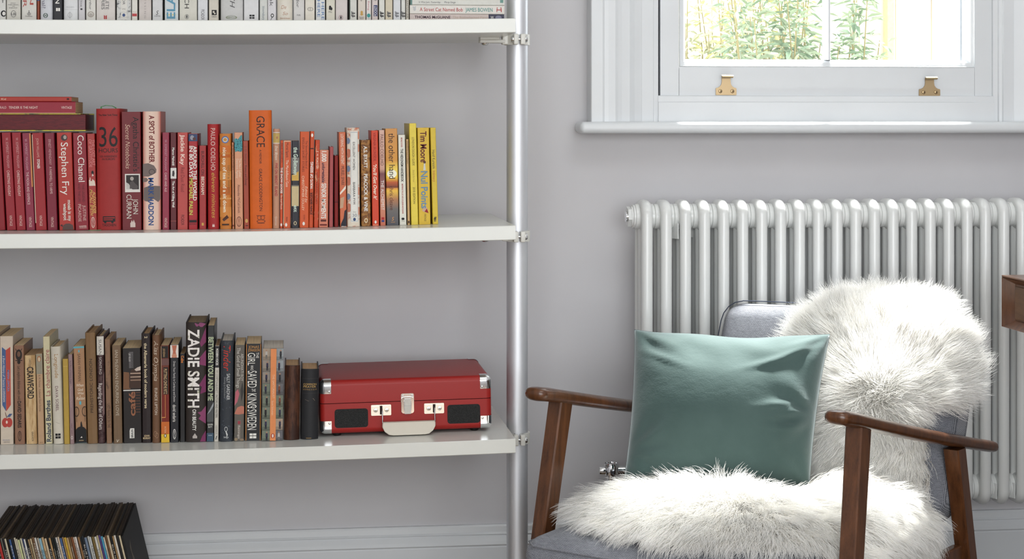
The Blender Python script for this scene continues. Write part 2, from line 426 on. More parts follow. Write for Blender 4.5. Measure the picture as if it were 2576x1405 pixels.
# bracket clips seen between the columns
for k, zz in ((2, hubz-.030), (20, hubb-.004), (19, hubb-.004)):
    c = MB(); c.rbox(-.0012, .0012, -.020, .012, -.020, .016, .001, 1)
    o = c.build('bracket_clip', RADM, rad); o.location = (X0 + pitch*(k-.5), RY[0]+.022, zz); o.rotation_euler.z = .35
for k in (3, 18):
    c = MB(); c.box(-.012, .012, RY[1]+.03, 0.0, hubz-.05, hubz-.02); o = c.build('wall_bracket', RADM, rad); o.location.x = X0 + pitch*(k-.5)
    c = MB(); c.box(-.012, .012, RY[1]+.03, 0.0, hubb-.01, hubb+.03); o = c.build('wall_bracket', RADM, rad); o.location.x = X0 + pitch*(k-.5)
# chrome valve at the lower left
vv = obj('radiator_valve', None, rad); vc = P(1538, 1178, RY[1]); vv.location = (vc.x, vc.y, hubb)
zv = vc.z - hubb
m = MB(); m.lathe([(.010,-.03),(.010,zv-.015),(.0165,zv-.013),(.0172,zv+.008),(.0150,zv+.0125),(.0148,zv+.0112),(.0115,zv+.0112)], 24, 'z'); m.build('valve_cap', CHROME, vv, 35)
m = MB(); m.lathe([(.0085,-.028),(.0095,-.026),(.0095,-.004),(.008,0),(.008,.004),(.0105,.005),(.0105,.03),(.008,.031),(.008,X0-pitch/2-vc.x)], 20, 'x', (0,0,zv-.004)); m.build('valve_tail', CHROME, vv, 35)
m = MB(); m.cyl((0,0,-.02), (0,0,-hubb+.0), .0075, 14); m.build('valve_pipe', CHROME, vv, 40)

# ------------------------------------------------------------------ shelving unit
SYF, SYB = -.50, -.03                         # front and back of the shelves
SXR = P(1297, 567, SYF).x; SLEN = 1.84; TH = .029
SZ = [P(1297, 46, SYF).z, P(1297, 567, SYF).z, P(1297, 1103, SYF).z]
def sag(x):
    t = min(max((SXR - x)/SLEN, 0), 1); return .0091*4*t*(1-t)
def shelf_z(i, x): return SZ[i] - sag(x)
unit = thing('shelving_unit', 'cream lacquered wall shelving unit clamped to round aluminium poles', 'shelving')
N = 24
def shelf_mesh(i):
    mb = MB(); b = .0013
    prof = [(SYF,-TH+b),(SYF,-b),(SYF+b,0),(SYB-b,0),(SYB,-b),(SYB,-TH+b),(SYB-b,-TH),(SYF+b,-TH)]
    vs_ = []; fs = []
    for k in range(N+1):
        x = SXR - SLEN + SLEN*k/N; z = shelf_z(i, x)
        for (y, dz) in prof: vs_.append((x, y, z+dz))
    n = len(prof)
    for k in range(N):
        for j in range(n): fs.append((k*n+j, k*n+(j+1)%n, (k+1)*n+(j+1)%n, (k+1)*n+j))
    fs.append(tuple(range(n))); fs.append(tuple(N*n+j for j in reversed(range(n))))
    return mb.add(vs_, fs)
PY = SYF + .21
pole_u = P(1301, 600, PY); PR = .0228
for i in range(3):
    shelf_mesh(i).build('shelf', SHELFM, unit, 25)
CLAMP = gloss_white('cream_clamp', (0.66,0.65,0.60), 0.3)
for (px_, sgn) in ((pole_u.x, 1), (2*(SXR-SLEN/2) - pole_u.x, -1)):
    m = MB(); m.cyl((px_, PY, 0), (px_, PY, ZC), PR, 40); m.build('pole', ALU, unit, 40)
    for i in range(3):
        zb = SZ[i] - TH; z0, z1 = zb - .0168, zb + .0060; zm = (z0+z1)/2
        g = obj('clamp', None, unit); g.location = (px_, PY, 0)
        m = MB(); n = 30; A0, A1 = radians(-72), radians(252)      # split ring open to the front
        ang = [A0 + (A1-A0)*k/n for k in range(n+1)]
        for (r0, r1) in ((PR, PR+.0048),):
            vs_ = []; fs = []
            for a in ang:
                for (r, z) in ((r0,z0),(r1,z0),(r1,z1),(r0,z1)): vs_.append((r*cos(a), r*sin(a), z))
            for k in range(n):
                for j in range(4): fs.append((k*4+j, k*4+(j+1)%4, (k+1)*4+(j+1)%4, (k+1)*4+j))
            fs.append((0,1,2,3)); fs.append((n*4+3,n*4+2,n*4+1,n*4)); m.add(vs_, fs)
        ey0, ey1 = -PR-.020, -PR+.006
        m.rbox(-.0125, -.0022, ey0, ey1, z0, z1, .002, 2).rbox(.0022, .0125, ey0, ey1, z0, z1, .002, 2)
        m.build('collar', CLAMP, g, 40)
        m = MB(); m.lathe([(.0052,-.0175),(.0064,-.016),(.0066,-.0126),(.0030,-.0124),(.0030,.0124),(.0066,.0126),(.0064,.016),(.0052,.0175)], 16, 'x', (0, ey0+.008, zm)); m.build('bolt', STEEL, g, 40)
        m = MB()
        s_ = -sgn
        def bxs(xa, xb, *r): m.rbox(min(s_*xa, s_*xb), max(s_*xa, s_*xb), *r)
        bxs(.018, .034, -.016, .006, z0+.001, z1-.001, .002, 2)
        bxs(.028, .082, -.018, .012, z0+.004, zb-.0052, .0015, 2)
        bxs(.040, .082, -.020, .014, zb-.0055, zb, .0012, 2)
        m.build('shelf_arm', CLAMP, g, 40)
        m = MB(); m.lathe([(.0085, z0+.004),(.0080, z0+.0015),(.0055,z0-.0006),(.002,z0-.0012)], 18, 'z', (s_*.070, -.004, 0)); m.build('screw', STEEL, g, 40)
# ------------------------------------------------------------------ books
YS = -.387                                    # plane of the spines
def page_mat(rgb):
    key = ('pages', rgb)
    if key in MATS: return MATS[key]
    t = NT('paper_edges'); t.b.inputs['Specular IOR Level'].default_value = .22; f = t.noise(t.coords((900, 3, 3)), 2.2, 2)
    c = [min(.78, lin(x)*1.9) for x in rgb]
    t.l(t.ramp(f, [(0.3, [x*.72 for x in c]), (0.7, [min(1, x*1.1) for x in c])]), t.b.inputs['Base Color']); t.b.inputs['Roughness'].default_value = 0.85
    MATS[key] = t.m; return t.m
CREAMP, AGEDP, GREYP, TANP = (205,190,160), (150,122,92), (165,158,148), (178,150,118)

class Book:
    pass
def spine_profile(typ, w):
    if typ == 'h': return lambda x: -.0026*(1-(2*x/w)**2)
    if typ == 'r': return lambda x: -.0062*(1-(2*x/w)**2)
    if typ == 's': return lambda x: -.0012*(1-(2*x/w)**4)
    return lambda x: 0.0
def build_book(B, mat, pages):
    w, H, D, typ = B.w, B.H, B.D, B.typ
    hard = typ in 'hrs'; t = .0026 if hard else .0007
    t = min(t, w*.22); f = spine_profile(typ, w); B.f = f
    n = 8 if typ in 'hr' else 2; r = min(.0012 if not hard else .0016, w*.2)
    outer = [(-w/2, D), (-w/2, r)]
    xs = [-w/2 + r + (w-2*r)*i/n for i in range(n+1)]
    outer += [(x, f(x) if abs(x) < w/2 - r*1.01 else 0.0 + f(x)*.6) for x in xs]
    outer += [(w/2, r), (w/2, D)]
    inner = [(w/2-t, D), (w/2-t, t+.001)] + [(x, max(t*.9, .0008) + f(x)*.5) for x in reversed([-(w/2-t) + 2*(w/2-t)*(i+.5)/3 for i in range(3)])] + [(-w/2+t, t+.001), (-w/2+t, D)]
    MB().prism(outer + inner, 0, H, 'z').build('cover', mat, B.o, 50 if typ in 'hr' else None)
    ov = .003 if hard else .0004; bk = .004 if hard else .0004
    MB().box(-w/2+t+.0001, w/2-t-.0001, t+.0012, D-bk, 0 if not hard else .002, H-ov).build('page_block', page_mat(pages), B.o)
def deco(B, items):
    w = B.w; k = B.k; i = 0
    X = lambda fx: (fx - .5)*w
    for it in items:
        i += 1; off = .00010 + .00008*i
        kind = it[0]
        if kind == 't':
            _, s_, a, b, c, hpx, col = it[:7]; op = it[7] if len(it) > 7 else {}
            d = op.get('d', 'D')
            if d == 'H':
                x0, x1, zc = X(a), X(b), B.zl(c)
                co, fs = fit(s_, x1-x0, hpx*k, op.get('b',0), op.get('i',0)); vx = co[:,0] + x0; vz = co[:,1] + zc
            else:
                z0, z1, xc = B.zl(a), B.zl(b), X(c)
                co, fs = fit(s_, abs(z1-z0), hpx*k, op.get('b',0), op.get('i',0))
                if d == 'D': vz = max(z0,z1) - co[:,0]; vx = xc + co[:,1]
                else: vz = min(z0,z1) + co[:,0]; vx = xc - co[:,1]
            vx = np.clip(vx, -w/2*.985, w/2*.985)
            vs_ = [(float(x), B.f(float(x)) - off - .00012, float(z)) for x, z in zip(vx, vz)]
            me = bpy.data.meshes.new('spine_lettering'); me.from_pydata(vs_, [], fs); me.update()
            me.materials.append(M(col, .5, 0) if isinstance(col, tuple) else col); obj(op.get('n', 'spine_lettering'), me, B.o)
        elif kind == 'r':
            _, a, b, v0, v1, col = it[:6]
            x0, x1, z0, z1 = X(a), X(b), B.zl(v1), B.zl(v0); n = 6
            vs_ = []; 
            for j in range(n+1):
                x = x0 + (x1-x0)*j/n
                for z in (z0, z1): vs_.append((x, B.f(x)-off, z))
            fs = [(2*j, 2*j+2, 2*j+3, 2*j+1) for j in range(n)]
            mat = col if not isinstance(col, tuple) else M(col, .5, .05)
            m = MB(); m.add(vs_, fs); me = bpy.data.meshes.new('spine_panel'); me.from_pydata(m.v, [], m.f); me.update(); me.materials.append(mat); obj('spine_panel', me, B.o)
        elif kind in 'ep':
            if kind == 'e':
                _, fx, v, rx, ry, col = it[:6]; ring = it[6] if len(it) > 6 else 0
                xc, zc = X(fx), B.zl(v); n = 20
                P1 = [(xc + rx*k*cos(2*pi*j/n), zc + ry*k*sin(2*pi*j/n)) for j in range(n)]
                if ring:
                    P2 = [(xc + rx*k*ring*cos(2*pi*j/n), zc + ry*k*ring*sin(2*pi*j/n)) for j in range(n)]
                    vs_ = P1 + P2; fs = [(j, (j+1)%n, n+(j+1)%n, n+j) for j in range(n)]
                else: vs_ = P1; fs = [tuple(range(n))]
            else:
                _, pts, col = it; vs_ = [(X(a), B.zl(v)) for a, v in pts]; fs = [tuple(range(len(pts)))]
            me = bpy.data.meshes.new('spine_emblem'); me.from_pydata([(max(-w/2*.99, min(w/2*.99, x)), B.f(x)-off, z) for x, z in vs_], [], fs); me.update()
            me.materials.append(col if not isinstance(col, tuple) else M(col, .5, .04)); obj('spine_emblem', me, B.o)

def upright(shelf, top, bot, yt, col, typ, dep, label, items=(), pages=CREAMP, name='paperback_book', group=None, jit=None, mat=None):
    B = Book(); B.typ = typ; B.D = dep
    ub, ut = (bot[0]+bot[1])/2, (top[0]+top[1])/2
    yb_ = YS if shelf == 0 else float(np.interp(ub, [0,350,650,880,1000,1100], [-.390,-.412,-.424,-.416,-.392,-.389])) if shelf == 1 else float(np.interp(ub, [0,50,300,690,800], [-.388,-.388,-.402,-.418,-.414]))
    y = yb_ + (jit if jit is not None else random.uniform(-.002, .002))
    Xb = P(ub, 1000, y).x
    z0 = shelf_z(shelf, Xb)
    Pt = P(ut, yt, y)
    beta = atan2(Pt.x - Xb, Pt.z - z0)
    W = ((P(bot[1],500,y).x - P(bot[0],500,y).x) + (P(top[1],500,y).x - P(top[0],500,y).x))/2
    B.w = W*cos(beta) - .0007
    slope = (shelf_z(shelf, Xb+.01) - shelf_z(shelf, Xb-.01))/.02
    lft = abs(B.w/2*sin(beta + atan2(slope, 1))) + .00035
    z0 += lft
    B.H = hypot(Pt.x - Xb, Pt.z - z0)
    B.k = (Pt - CAM).dot(Vector((SA, CA, 0)))/F
    B.zl = lambda v: min(max((P(ub, v, y).z - z0)/cos(beta), .0006), B.H-.0006)
    B.o = thing('hardback_book' if typ in 'hrs' and name == 'paperback_book' else name, label, 'book', (Xb, y, z0), (0, beta, 0), group)
    build_book(B, mat or M(col, .38 if typ == 'p' else .5, .05, bump=.06), pages)
    deco(B, items); return B
def lying(ul, ur, vt, vb, col, typ, dep, label, items=(), pages=CREAMP, y=None, ends=0.0, group=None, zfix=None):
    B = Book(); B.typ = typ; B.D = dep; y = YS if y is None else y
    R_, L_ = P(ur, vt, y), P(ul, vt, y); B.w = R_.z - P(ur, vb, y).z if zfix is None else zfix[1]-zfix[0]
    B.H = R_.x - L_.x; zm = R_.z - B.w/2 if zfix is None else (zfix[0]+zfix[1])/2
    B.w -= .0004
    B.k = (R_ - CAM).dot(Vector((SA, CA, 0)))/F
    B.zl = lambda u: R_.x - P(u, vt, y).x
    B.o = thing('hardback_book' if typ in 'hrs' else 'paperback_book', label, 'book', (R_.x, y, zm), (0, -pi/2, 0), group)
    build_book(B, M(col, .4, .05), pages); deco(B, items); return B

W_, K_, OFF, GOLD = (236,232,224), (28,25,26), (222,216,204), (196,160,96)
RED = (150,34,44)
def gradient(stops, axis=2, lo=0.0, hi=0.2):
    t = NT('printed_gradient'); t.b.inputs['Specular IOR Level'].default_value = .22; tc = t.n('ShaderNodeTexCoord'); sx = t.n('ShaderNodeSeparateXYZ'); t.l(tc.outputs['Object'], sx.inputs[0])
    mr = t.n('ShaderNodeMapRange'); mr.inputs[1].default_value = lo; mr.inputs[2].default_value = hi; t.l(sx.outputs[axis], mr.inputs[0])
    t.l(t.ramp(mr.outputs[0], [(p, [lin(x)*.9 for x in c]) for p, c in stops]), t.b.inputs['Base Color']); t.b.inputs['Roughness'].default_value = .4
    return t.m
def speckle(base, other, thr=.62, scale=160, stretch=(1,1,1), rough=.45):
    t = NT('worn_print'); t.b.inputs['Specular IOR Level'].default_value = .22; f = t.noise(t.coords(stretch), scale, 5, .7)
    a = [lin(x)*.9 for x in base]; b = [lin(x)*.9 for x in other]
    t.l(t.ramp(f, [(thr-.05, a), (thr+.05, b)]), t.b.inputs['Base Color']); t.b.inputs['Roughness'].default_value = rough
    return t.m

# ---- middle shelf, colours running from red to yellow
G2 = 'upright books sorted from red to yellow on the middle shelf'
def b2(*a, **k): return upright(1, *a, group=G2, **k)
PB = .130
VIN = lambda v0, v1, c=(226,190,180): ('t', 'VINTAGE', v0, v1, .5, 6.4, c)
b2((-22,1), (-9,14), 333, (140,30,38), 'p', PB, 'dark red paperback cut off by the left frame edge under the flat stack', [])
b2((3,27), (17,41), 333, RED, 'p', PB, 'red paperback, first whole upright from left end of the red row',
   [('t','W. SOMERSET MAUGHAM',346,422,.55,6.2,(206,150,150)), ('t','CHRISTMAS HOLIDAY',428,493,.5,6.2,(236,205,196)), VIN(541,568)])
b2((28,53), (42,65), 333, (152,33,43), 'p', PB, 'red paperback, second whole upright from left end of the red row',
   [('t','W. SOMERSET MAUGHAM',346,422,.55,6.2,(206,150,150)), ('t','CHRISTMAS HOLIDAY',428,493,.5,6.2,(236,205,196)), VIN(541,568)])
b2((54,78), (67,88), 334, (140,44,66), 'p', PB, 'plum red paperback with an orange strip along its right edge, under the flat stack',
   [('t','W. SOMERSET MAUGHAM',349,427,.42,6.0,(196,146,158)), ('t','THE MOON AND SIXPENCE',432,514,.42,6.0,(224,190,188)), VIN(545,571), ('r',.84,1,336,470,(212,140,84))])
b2((79,108), (90,118), 334, (156,34,40), 'p', PB, 'red paperback with cream left edge and short white title under the flat stack',
   [('t','JOHN WILLIAMS',347,396,.5,6.0,(214,160,150)), ('t','STONER',400,424,.5,6.2,W_,{'b':1}), VIN(541,568), ('r',0,.07,338,560,(214,190,164))])
b2((111,137), (120,145), 334, (126,30,50), 'p', PB, 'dark crimson paperback left of the white handwritten-title book',
   [('t','ERNEST HEMINGWAY',350,414,.5,6.0,(206,160,160)), ('t','A FAREWELL TO ARMS',419,487,.5,6.0,(226,190,184)), VIN(545,571)])
b2((142,180), (149,188), 333, (176,52,42), 'p', PB, 'brick red paperback with big white handwritten-style title under the stack',
   [('e',.5,346,8,8,(70,60,60)), ('e',.55,345,4,5,(170,160,150)), ('t','Stephen Fry',358,490,.5,17,W_), ('t','moab is my',503,556,.72,8,OFF,{'b':1}), ('t','washpot',511,554,.42,8,OFF,{'b':1}),
    ('p',[(.2,578),(.26,566),(.45,562),(.7,562),(.9,566),(.96,578)],(92,70,66)), ('p',[(.05,566),(.2,563),(.24,570)],(60,44,44))])
b2((182,217), (190,223), 334, (142,30,44), 'p', PB, 'crimson paperback with large white serif title, two left of the wide red hardback',
   [('t','Coco Chanel',340,457,.58,15,W_), ('t','THE LEGEND',463,508,.68,5.6,(96,22,32)), ('t','AND THE LIFE',461,507,.36,5.6,(96,22,32)),
    ('t','JUSTINE',516,555,.72,7.2,(212,176,168)), ('t','PICARDIE',513,557,.36,7.2,(212,176,168)), ('t','HARPER',.3,.86,569,4,(222,190,180),{'d':'H','b':1}), ('r',.3,.86,572.5,573.5,(222,190,180))])
b2((218,238.5), (225,244.5), 336, (168,54,50), 'p', PB, 'red paperback with pale townhouse picture, touching the wide red hardback',
   [('t','THE LOST ART',351,416,.78,6.6,(206,120,116),{'b':1}), ('t','OF GRATITUDE',350,420,.38,6.6,(206,120,116),{'b':1}),
    ('p',[(.1,467),(.1,452),(.2,452),(.22,446),(.3,446),(.32,455),(.5,455),(.55,450),(.85,455),(.95,467)],(224,206,190)), ('e',.6,434,3,5,(40,26,26)), ('p',[(.5,443),(.58,436),(.75,442)],(220,210,200)),
    ('t','ALEXANDER',481,536,.76,6.6,(214,168,92),{'b':1,'i':1}), ('t','McCALL SMITH',476,542,.36,6.6,(214,168,92),{'b':1,'i':1}), ('e',.5,559,5,14,(226,190,176),.82), ('t','ABACUS',549,569,.5,4.5,(226,190,176))])
B36 = b2((240,303), (246,304), 273, (158,44,42), 'h', .175, 'wide tall red hardback with big black number and green ribbon',
   [('t','The New York Times',.10,.90,289,4.6,K_,{'d':'H','b':1}), ('t','36',.12,.90,344,49,K_,{'d':'H'}), ('t','HOURS',.10,.90,378,10.5,K_,{'d':'H'}),
    ('t','125 WEEKENDS',.14,.86,393,4.6,K_,{'d':'H'}), ('t','IN EUROPE',.24,.78,400,4.6,K_,{'d':'H'}), ('r',.24,.76,543.5,557,K_), ('r',.27,.74,546,549,(158,44,42)), ('r',.27,.66,551,553.5,(158,44,42)),
    ('e',.34,558,3,3,K_), ('e',.64,558,3,3,K_), ('t','TASCHEN',.21,.79,565.5,6.4,K_,{'d':'H'})], pages=CREAMP)
rb = MB(); hh = B36.H
rb.tube([(-.016,.02,hh-.004),(-.014,.008,hh+.004),(-.004,-.001,hh+.0065),(.008,.002,hh+.0055),(.014,.012,hh+.002),(.016,.02,hh-.004)], .0016, 6, flat=.3)
rb.tube([(-.016,.012,.0010),(-.017,-.001,.0008),(-.024,-.008,.0010),(-.040,-.010,.0008)], .0016, 6, flat=.3)
rb.build('ribbon_marker', M((120,190,130), .5), B36.o)
b2((305,354), (307,357), 281, (112,26,32), 'p', .15, 'dark maroon paperback with a small black and white photograph on its spine',
   [('t',"Agatha Christie's",294,431,.74,14,K_), ('t','Secret Notebooks',312,424,.32,11,(206,170,150),{'i':1}),
    ('r',.16,.94,437,483,(226,222,214)), ('r',.22,.88,440,476,(52,48,46)), ('p',[(.22,476),(.22,458),(.36,462),(.5,474),(.55,476)],(196,192,186)), ('e',.52,449,4.5,5,(176,168,160)), ('p',[(.4,474),(.42,458),(.56,454),(.7,462),(.84,468),(.8,475)],(86,80,78)),
    ('t','JOHN',500,538,.70,12,OFF), ('t','CURRAN',489,549,.36,12,OFF),
    ('r',.42,.68,560,571,(214,196,186)), ('p',[(.44,560),(.50,553),(.56,560)],(214,196,186)), ('p',[(.54,560),(.60,552),(.66,560)],(214,196,186))], pages=AGEDP)
mk = gradient([(0,(168,66,56)),(.22,(222,188,170)),(.5,(228,202,184)),(.8,(222,188,170)),(1,(172,70,58))], 0, -.0185, .0185)
b2((359,404), (359,406), 280, (226,196,178), 'p', .15, 'pink cream paperback with grey smoke clouds and blue hand lettering',
   [('p',[(.0,443),(.0,412),(.3,410),(.62,416),(.76,426),(.74,434),(.5,440),(.3,444)],(118,104,100)), ('p',[(0,447),(.2,447),(.3,452),(.2,457),(0,458)],(120,104,98)), ('e',.5,432,7.5,7,(40,34,34),.85),
    ('p',[(.02,500),(.05,472),(.3,468),(.7,467),(.98,468),(.98,500),(.85,508),(.6,500),(.3,507),(.1,505)],(112,100,96)),
    ('t','A SPOT of BOTHER',290,409,.5,12.5,(116,28,32),{'b':1}), ('t','MARK HADDON',447,566,.45,12.5,(38,74,132),{'b':1})], pages=TANP, mat=mk)
b2((408,426), (408,426), 333, (146,46,68), 'p', PB, 'slim plum paperback immediately right of the smoke cloud book',
   [('t','W. SOMERSET MAUGHAM',351,428,.5,5.4,(196,140,156)), ('t','CAKES AND ALE',434,482,.5,5.4,(226,190,190)), VIN(547,572)])
b2((428,444), (428,445), 333, (92,20,28), 'p', PB, 'slim very dark red paperback with a white square label',
   [('t','Marco Malvaldi',371,416,.5,5.4,W_,{'b':1}), ('r',.04,.98,422,449,(222,220,214)), ('p',[(.3,442),(.35,430),(.6,428),(.7,436),(.6,444)],(66,60,60)), ('t','The Art of Killing Well',455,521,.5,5.4,W_,{'b':1}), ('r',.05,.95,555,556,(176,90,80))])
b2((446,473), (446,473), 333, (186,72,66), 'p', PB, 'coral red paperback with pale serif title, beside one topped by a photograph',
   [('t','Jackie Kay',338,415,.5,9.5,(240,214,200),{'b':1}), ('t','Red Dust Road',421,482,.5,9,(128,40,40)), ('t','PICADOR',540,566,.5,7.5,(76,26,28))])
b2((474,497), (474,497), 336, (168,26,36), 'p', .15, 'bright red paperback with bold white and yellow capitals below a photograph',
   [('r',0,1,337,355,(58,74,110)), ('e',.4,346,5,6,(150,150,160)), ('e',.65,349,4,4,(90,60,60)), ('t','AROUND THE WORLD',367,504,.72,8.6,W_,{'b':1}), ('t','IN 80 DAYS',367,445,.28,8.6,W_,{'b':1}), ('t','MICHAEL PALIN',448,540,.28,8.6,(206,204,90),{'b':1}),
    ('r',.08,.92,553,559,(28,18,20)), ('t','BOOKS',.12,.9,563,4.4,(70,20,24),{'d':'H'})])
b2((501,519), (501,519), 366, (164,44,44), 'p', .11, 'short slim red book with dark and pale capitals beside the flared jacket',
   [('t','BURCHILL ON',380,440,.5,7,(64,18,22)), ('t','BECKHAM',444,489,.5,7,(236,206,190),{'b':1}), ('r',.35,.65,560,567,(206,160,80))])
b2((521,550), (523,551), 312, (166,40,42), 'h', .14, 'taller red hardback whose jacket flares at top, with yellow script',
   [('t','PAULO COELHO',322,428,.5,10.5,(226,200,190)), ('t','eleven minutes',434,548,.55,10,(206,160,70),{'i':1}), ('r',.4,.62,567,570,(226,200,190)), ('p',[(.4,567),(.44,562),(.5,566),(.56,562),(.62,567)],(226,200,190))], pages=AGEDP)
b2((552,581), (553,583), 336, (204,126,56), 'h', .125, 'amber striped hardback with white lower case title and blue badge',
   [('r',0,1,366,383,(206,112,44)), ('r',0,1,388,396,(192,98,34)), ('r',0,1,430,452,(212,142,70)), ('r',0,1,470,490,(194,104,40)), ('r',0,1,497,501,(214,150,84)), ('r',0,1,520,545,(210,136,64)), ('r',0,1,560,568,(198,116,44)),
    ('e',.5,351,9,9,(84,112,170)), ('e',.5,351,6.5,6.5,(206,200,190)), ('e',.5,351,4.5,4,(196,140,70)), ('t','nice cup of tea and a sit down',371,533,.44,8.5,(246,232,206),{'b':1}), ('t',"NICEY & WIFEY'S",416,485,.78,5,(150,110,60)),
    ('p',[(.2,551),(.62,540),(.78,547),(.34,556)],(78,44,34)), ('r',.18,.8,562.5,566,(52,36,30))], pages=AGEDP)
b2((583,588), (584,590), 358, (200,132,92), 'p', .11, 'very thin peach booklet left of the turquoise leaf paperback', [('t','A SHORT STORY',364,428,.5,3,(110,60,40)), ('r',.1,.9,565,569,(120,50,30))])
b2((589,610), (591,612), 333, (214,152,116), 'p', PB, 'peach paperback with turquoise leaf pattern near its top',
   [('p',[(0,350),(.2,347),(.45,350),(.8,340),(.98,340),(.98,378),(.8,382),(.4,380),(.1,382),(0,372)],speckle((70,150,156),(24,40,60),.55,420)), ('t',"The No.1 Ladies'",398,446,.7,5.4,(240,214,190)), ('t','Detective Agency',399,448,.34,5.4,(240,214,190)),
    ('t','Alexander McCall Smith',464,535,.5,6,(120,70,56)), ('e',.5,557,6.5,13,(120,70,56),.84), ('t','ABACUS',548,567,.5,4.5,(120,70,56))])
b2((611,624), (613,628), 354, (162,66,42), 'p', .11, 'rust coloured thin paperback squeezed against the wide orange hardback',
   [('t','J. D. Salinger',368,412,.5,5,(120,60,44)), ('t','Franny and Zooey',416,466,.5,5.6,(70,26,22)), ('e',.5,555,3.5,5,(206,160,90)), ('r',.3,.8,566,568,(70,26,22))])
b2((625,683), (629,685), 277, (212,98,30), 'h', .17, 'wide tall orange hardback with elegant black capitals',
   [('t','GRACE',292,370,.52,20,(44,28,24)), ('t','A MEMOIR',376,412,.5,5.6,(60,34,26)), ('t','GRACE CODDINGTON',424,530,.5,7.4,(44,28,24)),
    ('e',.42,547,5,6,(110,50,26),.75), ('e',.58,547,5,6,(110,50,26),.75), ('e',.5,556,11,4,(110,50,26),.8), ('r',.3,.7,541,542.5,(110,50,26)), ('r',.34,.66,560,561.5,(110,50,26))], pages=CREAMP)
b2((687,704), (686,703), 324, (196,146,118), 'h', .12, 'tan slim hardback with a small picture near the top, right of orange hardback',
   [('r',0,1,332,334,(226,214,200)), ('r',0,1,335,359,(196,166,96)), ('p',[(0,359),(.0,348),(.4,352),(.7,342),(1,350),(1,359)],(96,98,150)), ('e',.6,346,2.5,3,(180,120,90)), ('r',0,1,359,361,(226,214,200)),
    ('t','Enid Blyton',367,402,.5,6.6,(240,226,208),{'i':1}), ('t','FIVE ON BREXIT ISLAND',410,493,.5,6,(176,66,66),{'b':1}), ('t','Quercus',544,566,.5,4,(226,206,190))])
worn = speckle((202,78,36), (222,168,120), .66, 120, (1,1,.4))
b2((705,713), (704,711), 353, (200,72,34), 'p', .11, 'thin worn orange paperback with white title, beside the tan slim hardback',
   [('t','PAUL GALLICO',360,408,.5,4.4,(120,40,24)), ('t','THE SNOW GOOSE',421,486,.5,5,W_,{'b':1}), ('t','The Small Miracle',490,526,.5,4.2,(240,214,190),{'i':1}), ('e',.5,565,2,4,W_)], pages=AGEDP, mat=worn)
b2((714,732), (712,731), 353, (206,92,50), 'p', .11, 'scuffed orange paperback with cream edges, left of the navy paperback',
   [('r',0,.08,356,566,(216,180,140)), ('r',0,1,353,356,(216,190,160)), ('t','Muriel Spark',359,396,.5,6,(96,42,30)), ('t','The Mandelbaum Gate',402,470,.5,6.4,(246,220,196)), ('e',.4,565,2.8,4.5,W_), ('t','PENGUIN',545,557,.5,3,(80,30,20))], pages=AGEDP, mat=speckle((206,92,50),(222,172,130),.7,90))
b2((734,752), (733,752), 354, (32,30,40), 'p', .11, 'navy black paperback with grey, yellow and cream picture blocks',
   [('r',0,1,396,437,(126,122,118)), ('p',[(0,446),(0,440),(.4,438),(1,430),(1,454),(0,454)],(214,172,84)), ('r',0,1,465,468,(110,106,98)), ('r',0,1,468,518,(204,186,142)), ('t','the Go-Between',370,440,.55,10,(206,222,206),{'b':1}), ('t','ett',516,533,.55,8,(206,222,206),{'b':1}), ('e',.5,561,3.6,5,(214,196,160)), ('e',.5,561,2,3.6,(40,36,36))], pages=AGEDP)
b2((755,778), (753,777), 331, (206,88,42), 'p', .12, 'wider orange paperback right of the navy one, with dark and pale small capitals',
   [('t','The Second Penguin Book of',354,424,.72,5,(110,44,26)), ('t','ENGLISH SHORT STORIES',346,432,.36,5.4,(110,44,26)), ('t','Edited by',468,510,.72,5.4,(246,214,184),{'i':1}), ('t','CHRISTOPHER DOLLEY',442,529,.36,5.6,(246,214,184)), ('e',.45,562,3,4.5,W_), ('t','FICTION',540,552,.5,4,(120,50,30))], pages=AGEDP, mat=speckle((206,88,42),(222,150,100),.72,110))
b2((780,791), (777,788), 330, (196,76,34), 'p', .115, 'slim orange paperback with bold white and black capitals',
   [('e',.5,340,2.6,4.5,W_), ('r',.08,.92,372,375,(80,30,20)), ('t','WAYS OF SEEING',407,475,.5,6.4,W_,{'b':1,'d':'U'}), ('t','JOHN BERGER',483,540,.5,6,(48,24,22),{'b':1,'d':'U'})], pages=AGEDP, mat=speckle((196,76,34),(210,140,96),.74,130))
b2((793,805), (789,801), 352, (194,70,34), 'p', .11, 'badly worn orange paperback with flaking spine, left of the striped book',
   [('t','E. M. FORSTER',380,424,.5,5,(244,220,196)), ('t','HOWARDS END',434,512,.5,4.4,(120,50,30))], pages=AGEDP, mat=speckle((194,70,34),(226,176,134),.58,70,(1,1,.5)))
st = NT('striped_print'); wv = st.n('ShaderNodeTexWave'); wv.bands_direction = 'Z'; wv.inputs['Scale'].default_value = 95; st.l(st.coords(), wv.inputs['Vector'])
st.l(st.ramp(wv.outputs['Fac'], [(.42, (.48,.10,.05)), (.58, (.62,.22,.12))]), st.b.inputs['Base Color'])
b2((804,827), (801,826), 377, (186,76,56), 'p', .115, 'short horizontally striped orange red book with white bold title',
   [('t','1,000',380,406,.5,11,W_,{'b':1}), ('t','unforgettable',409,459,.45,7.5,(58,34,60),{'i':1,'b':1}), ('t','SENIOR MOMENTS',461,549,.5,11,W_,{'b':1}), ('r',.2,.8,552,557,(96,40,34)), ('r',.12,.88,563,567,(120,50,40))], mat=st.m)
b2((829,839), (827,838), 369, (176,92,92), 's', .12, 'plain dusty pink slim hardback without any title', [], pages=TANP)
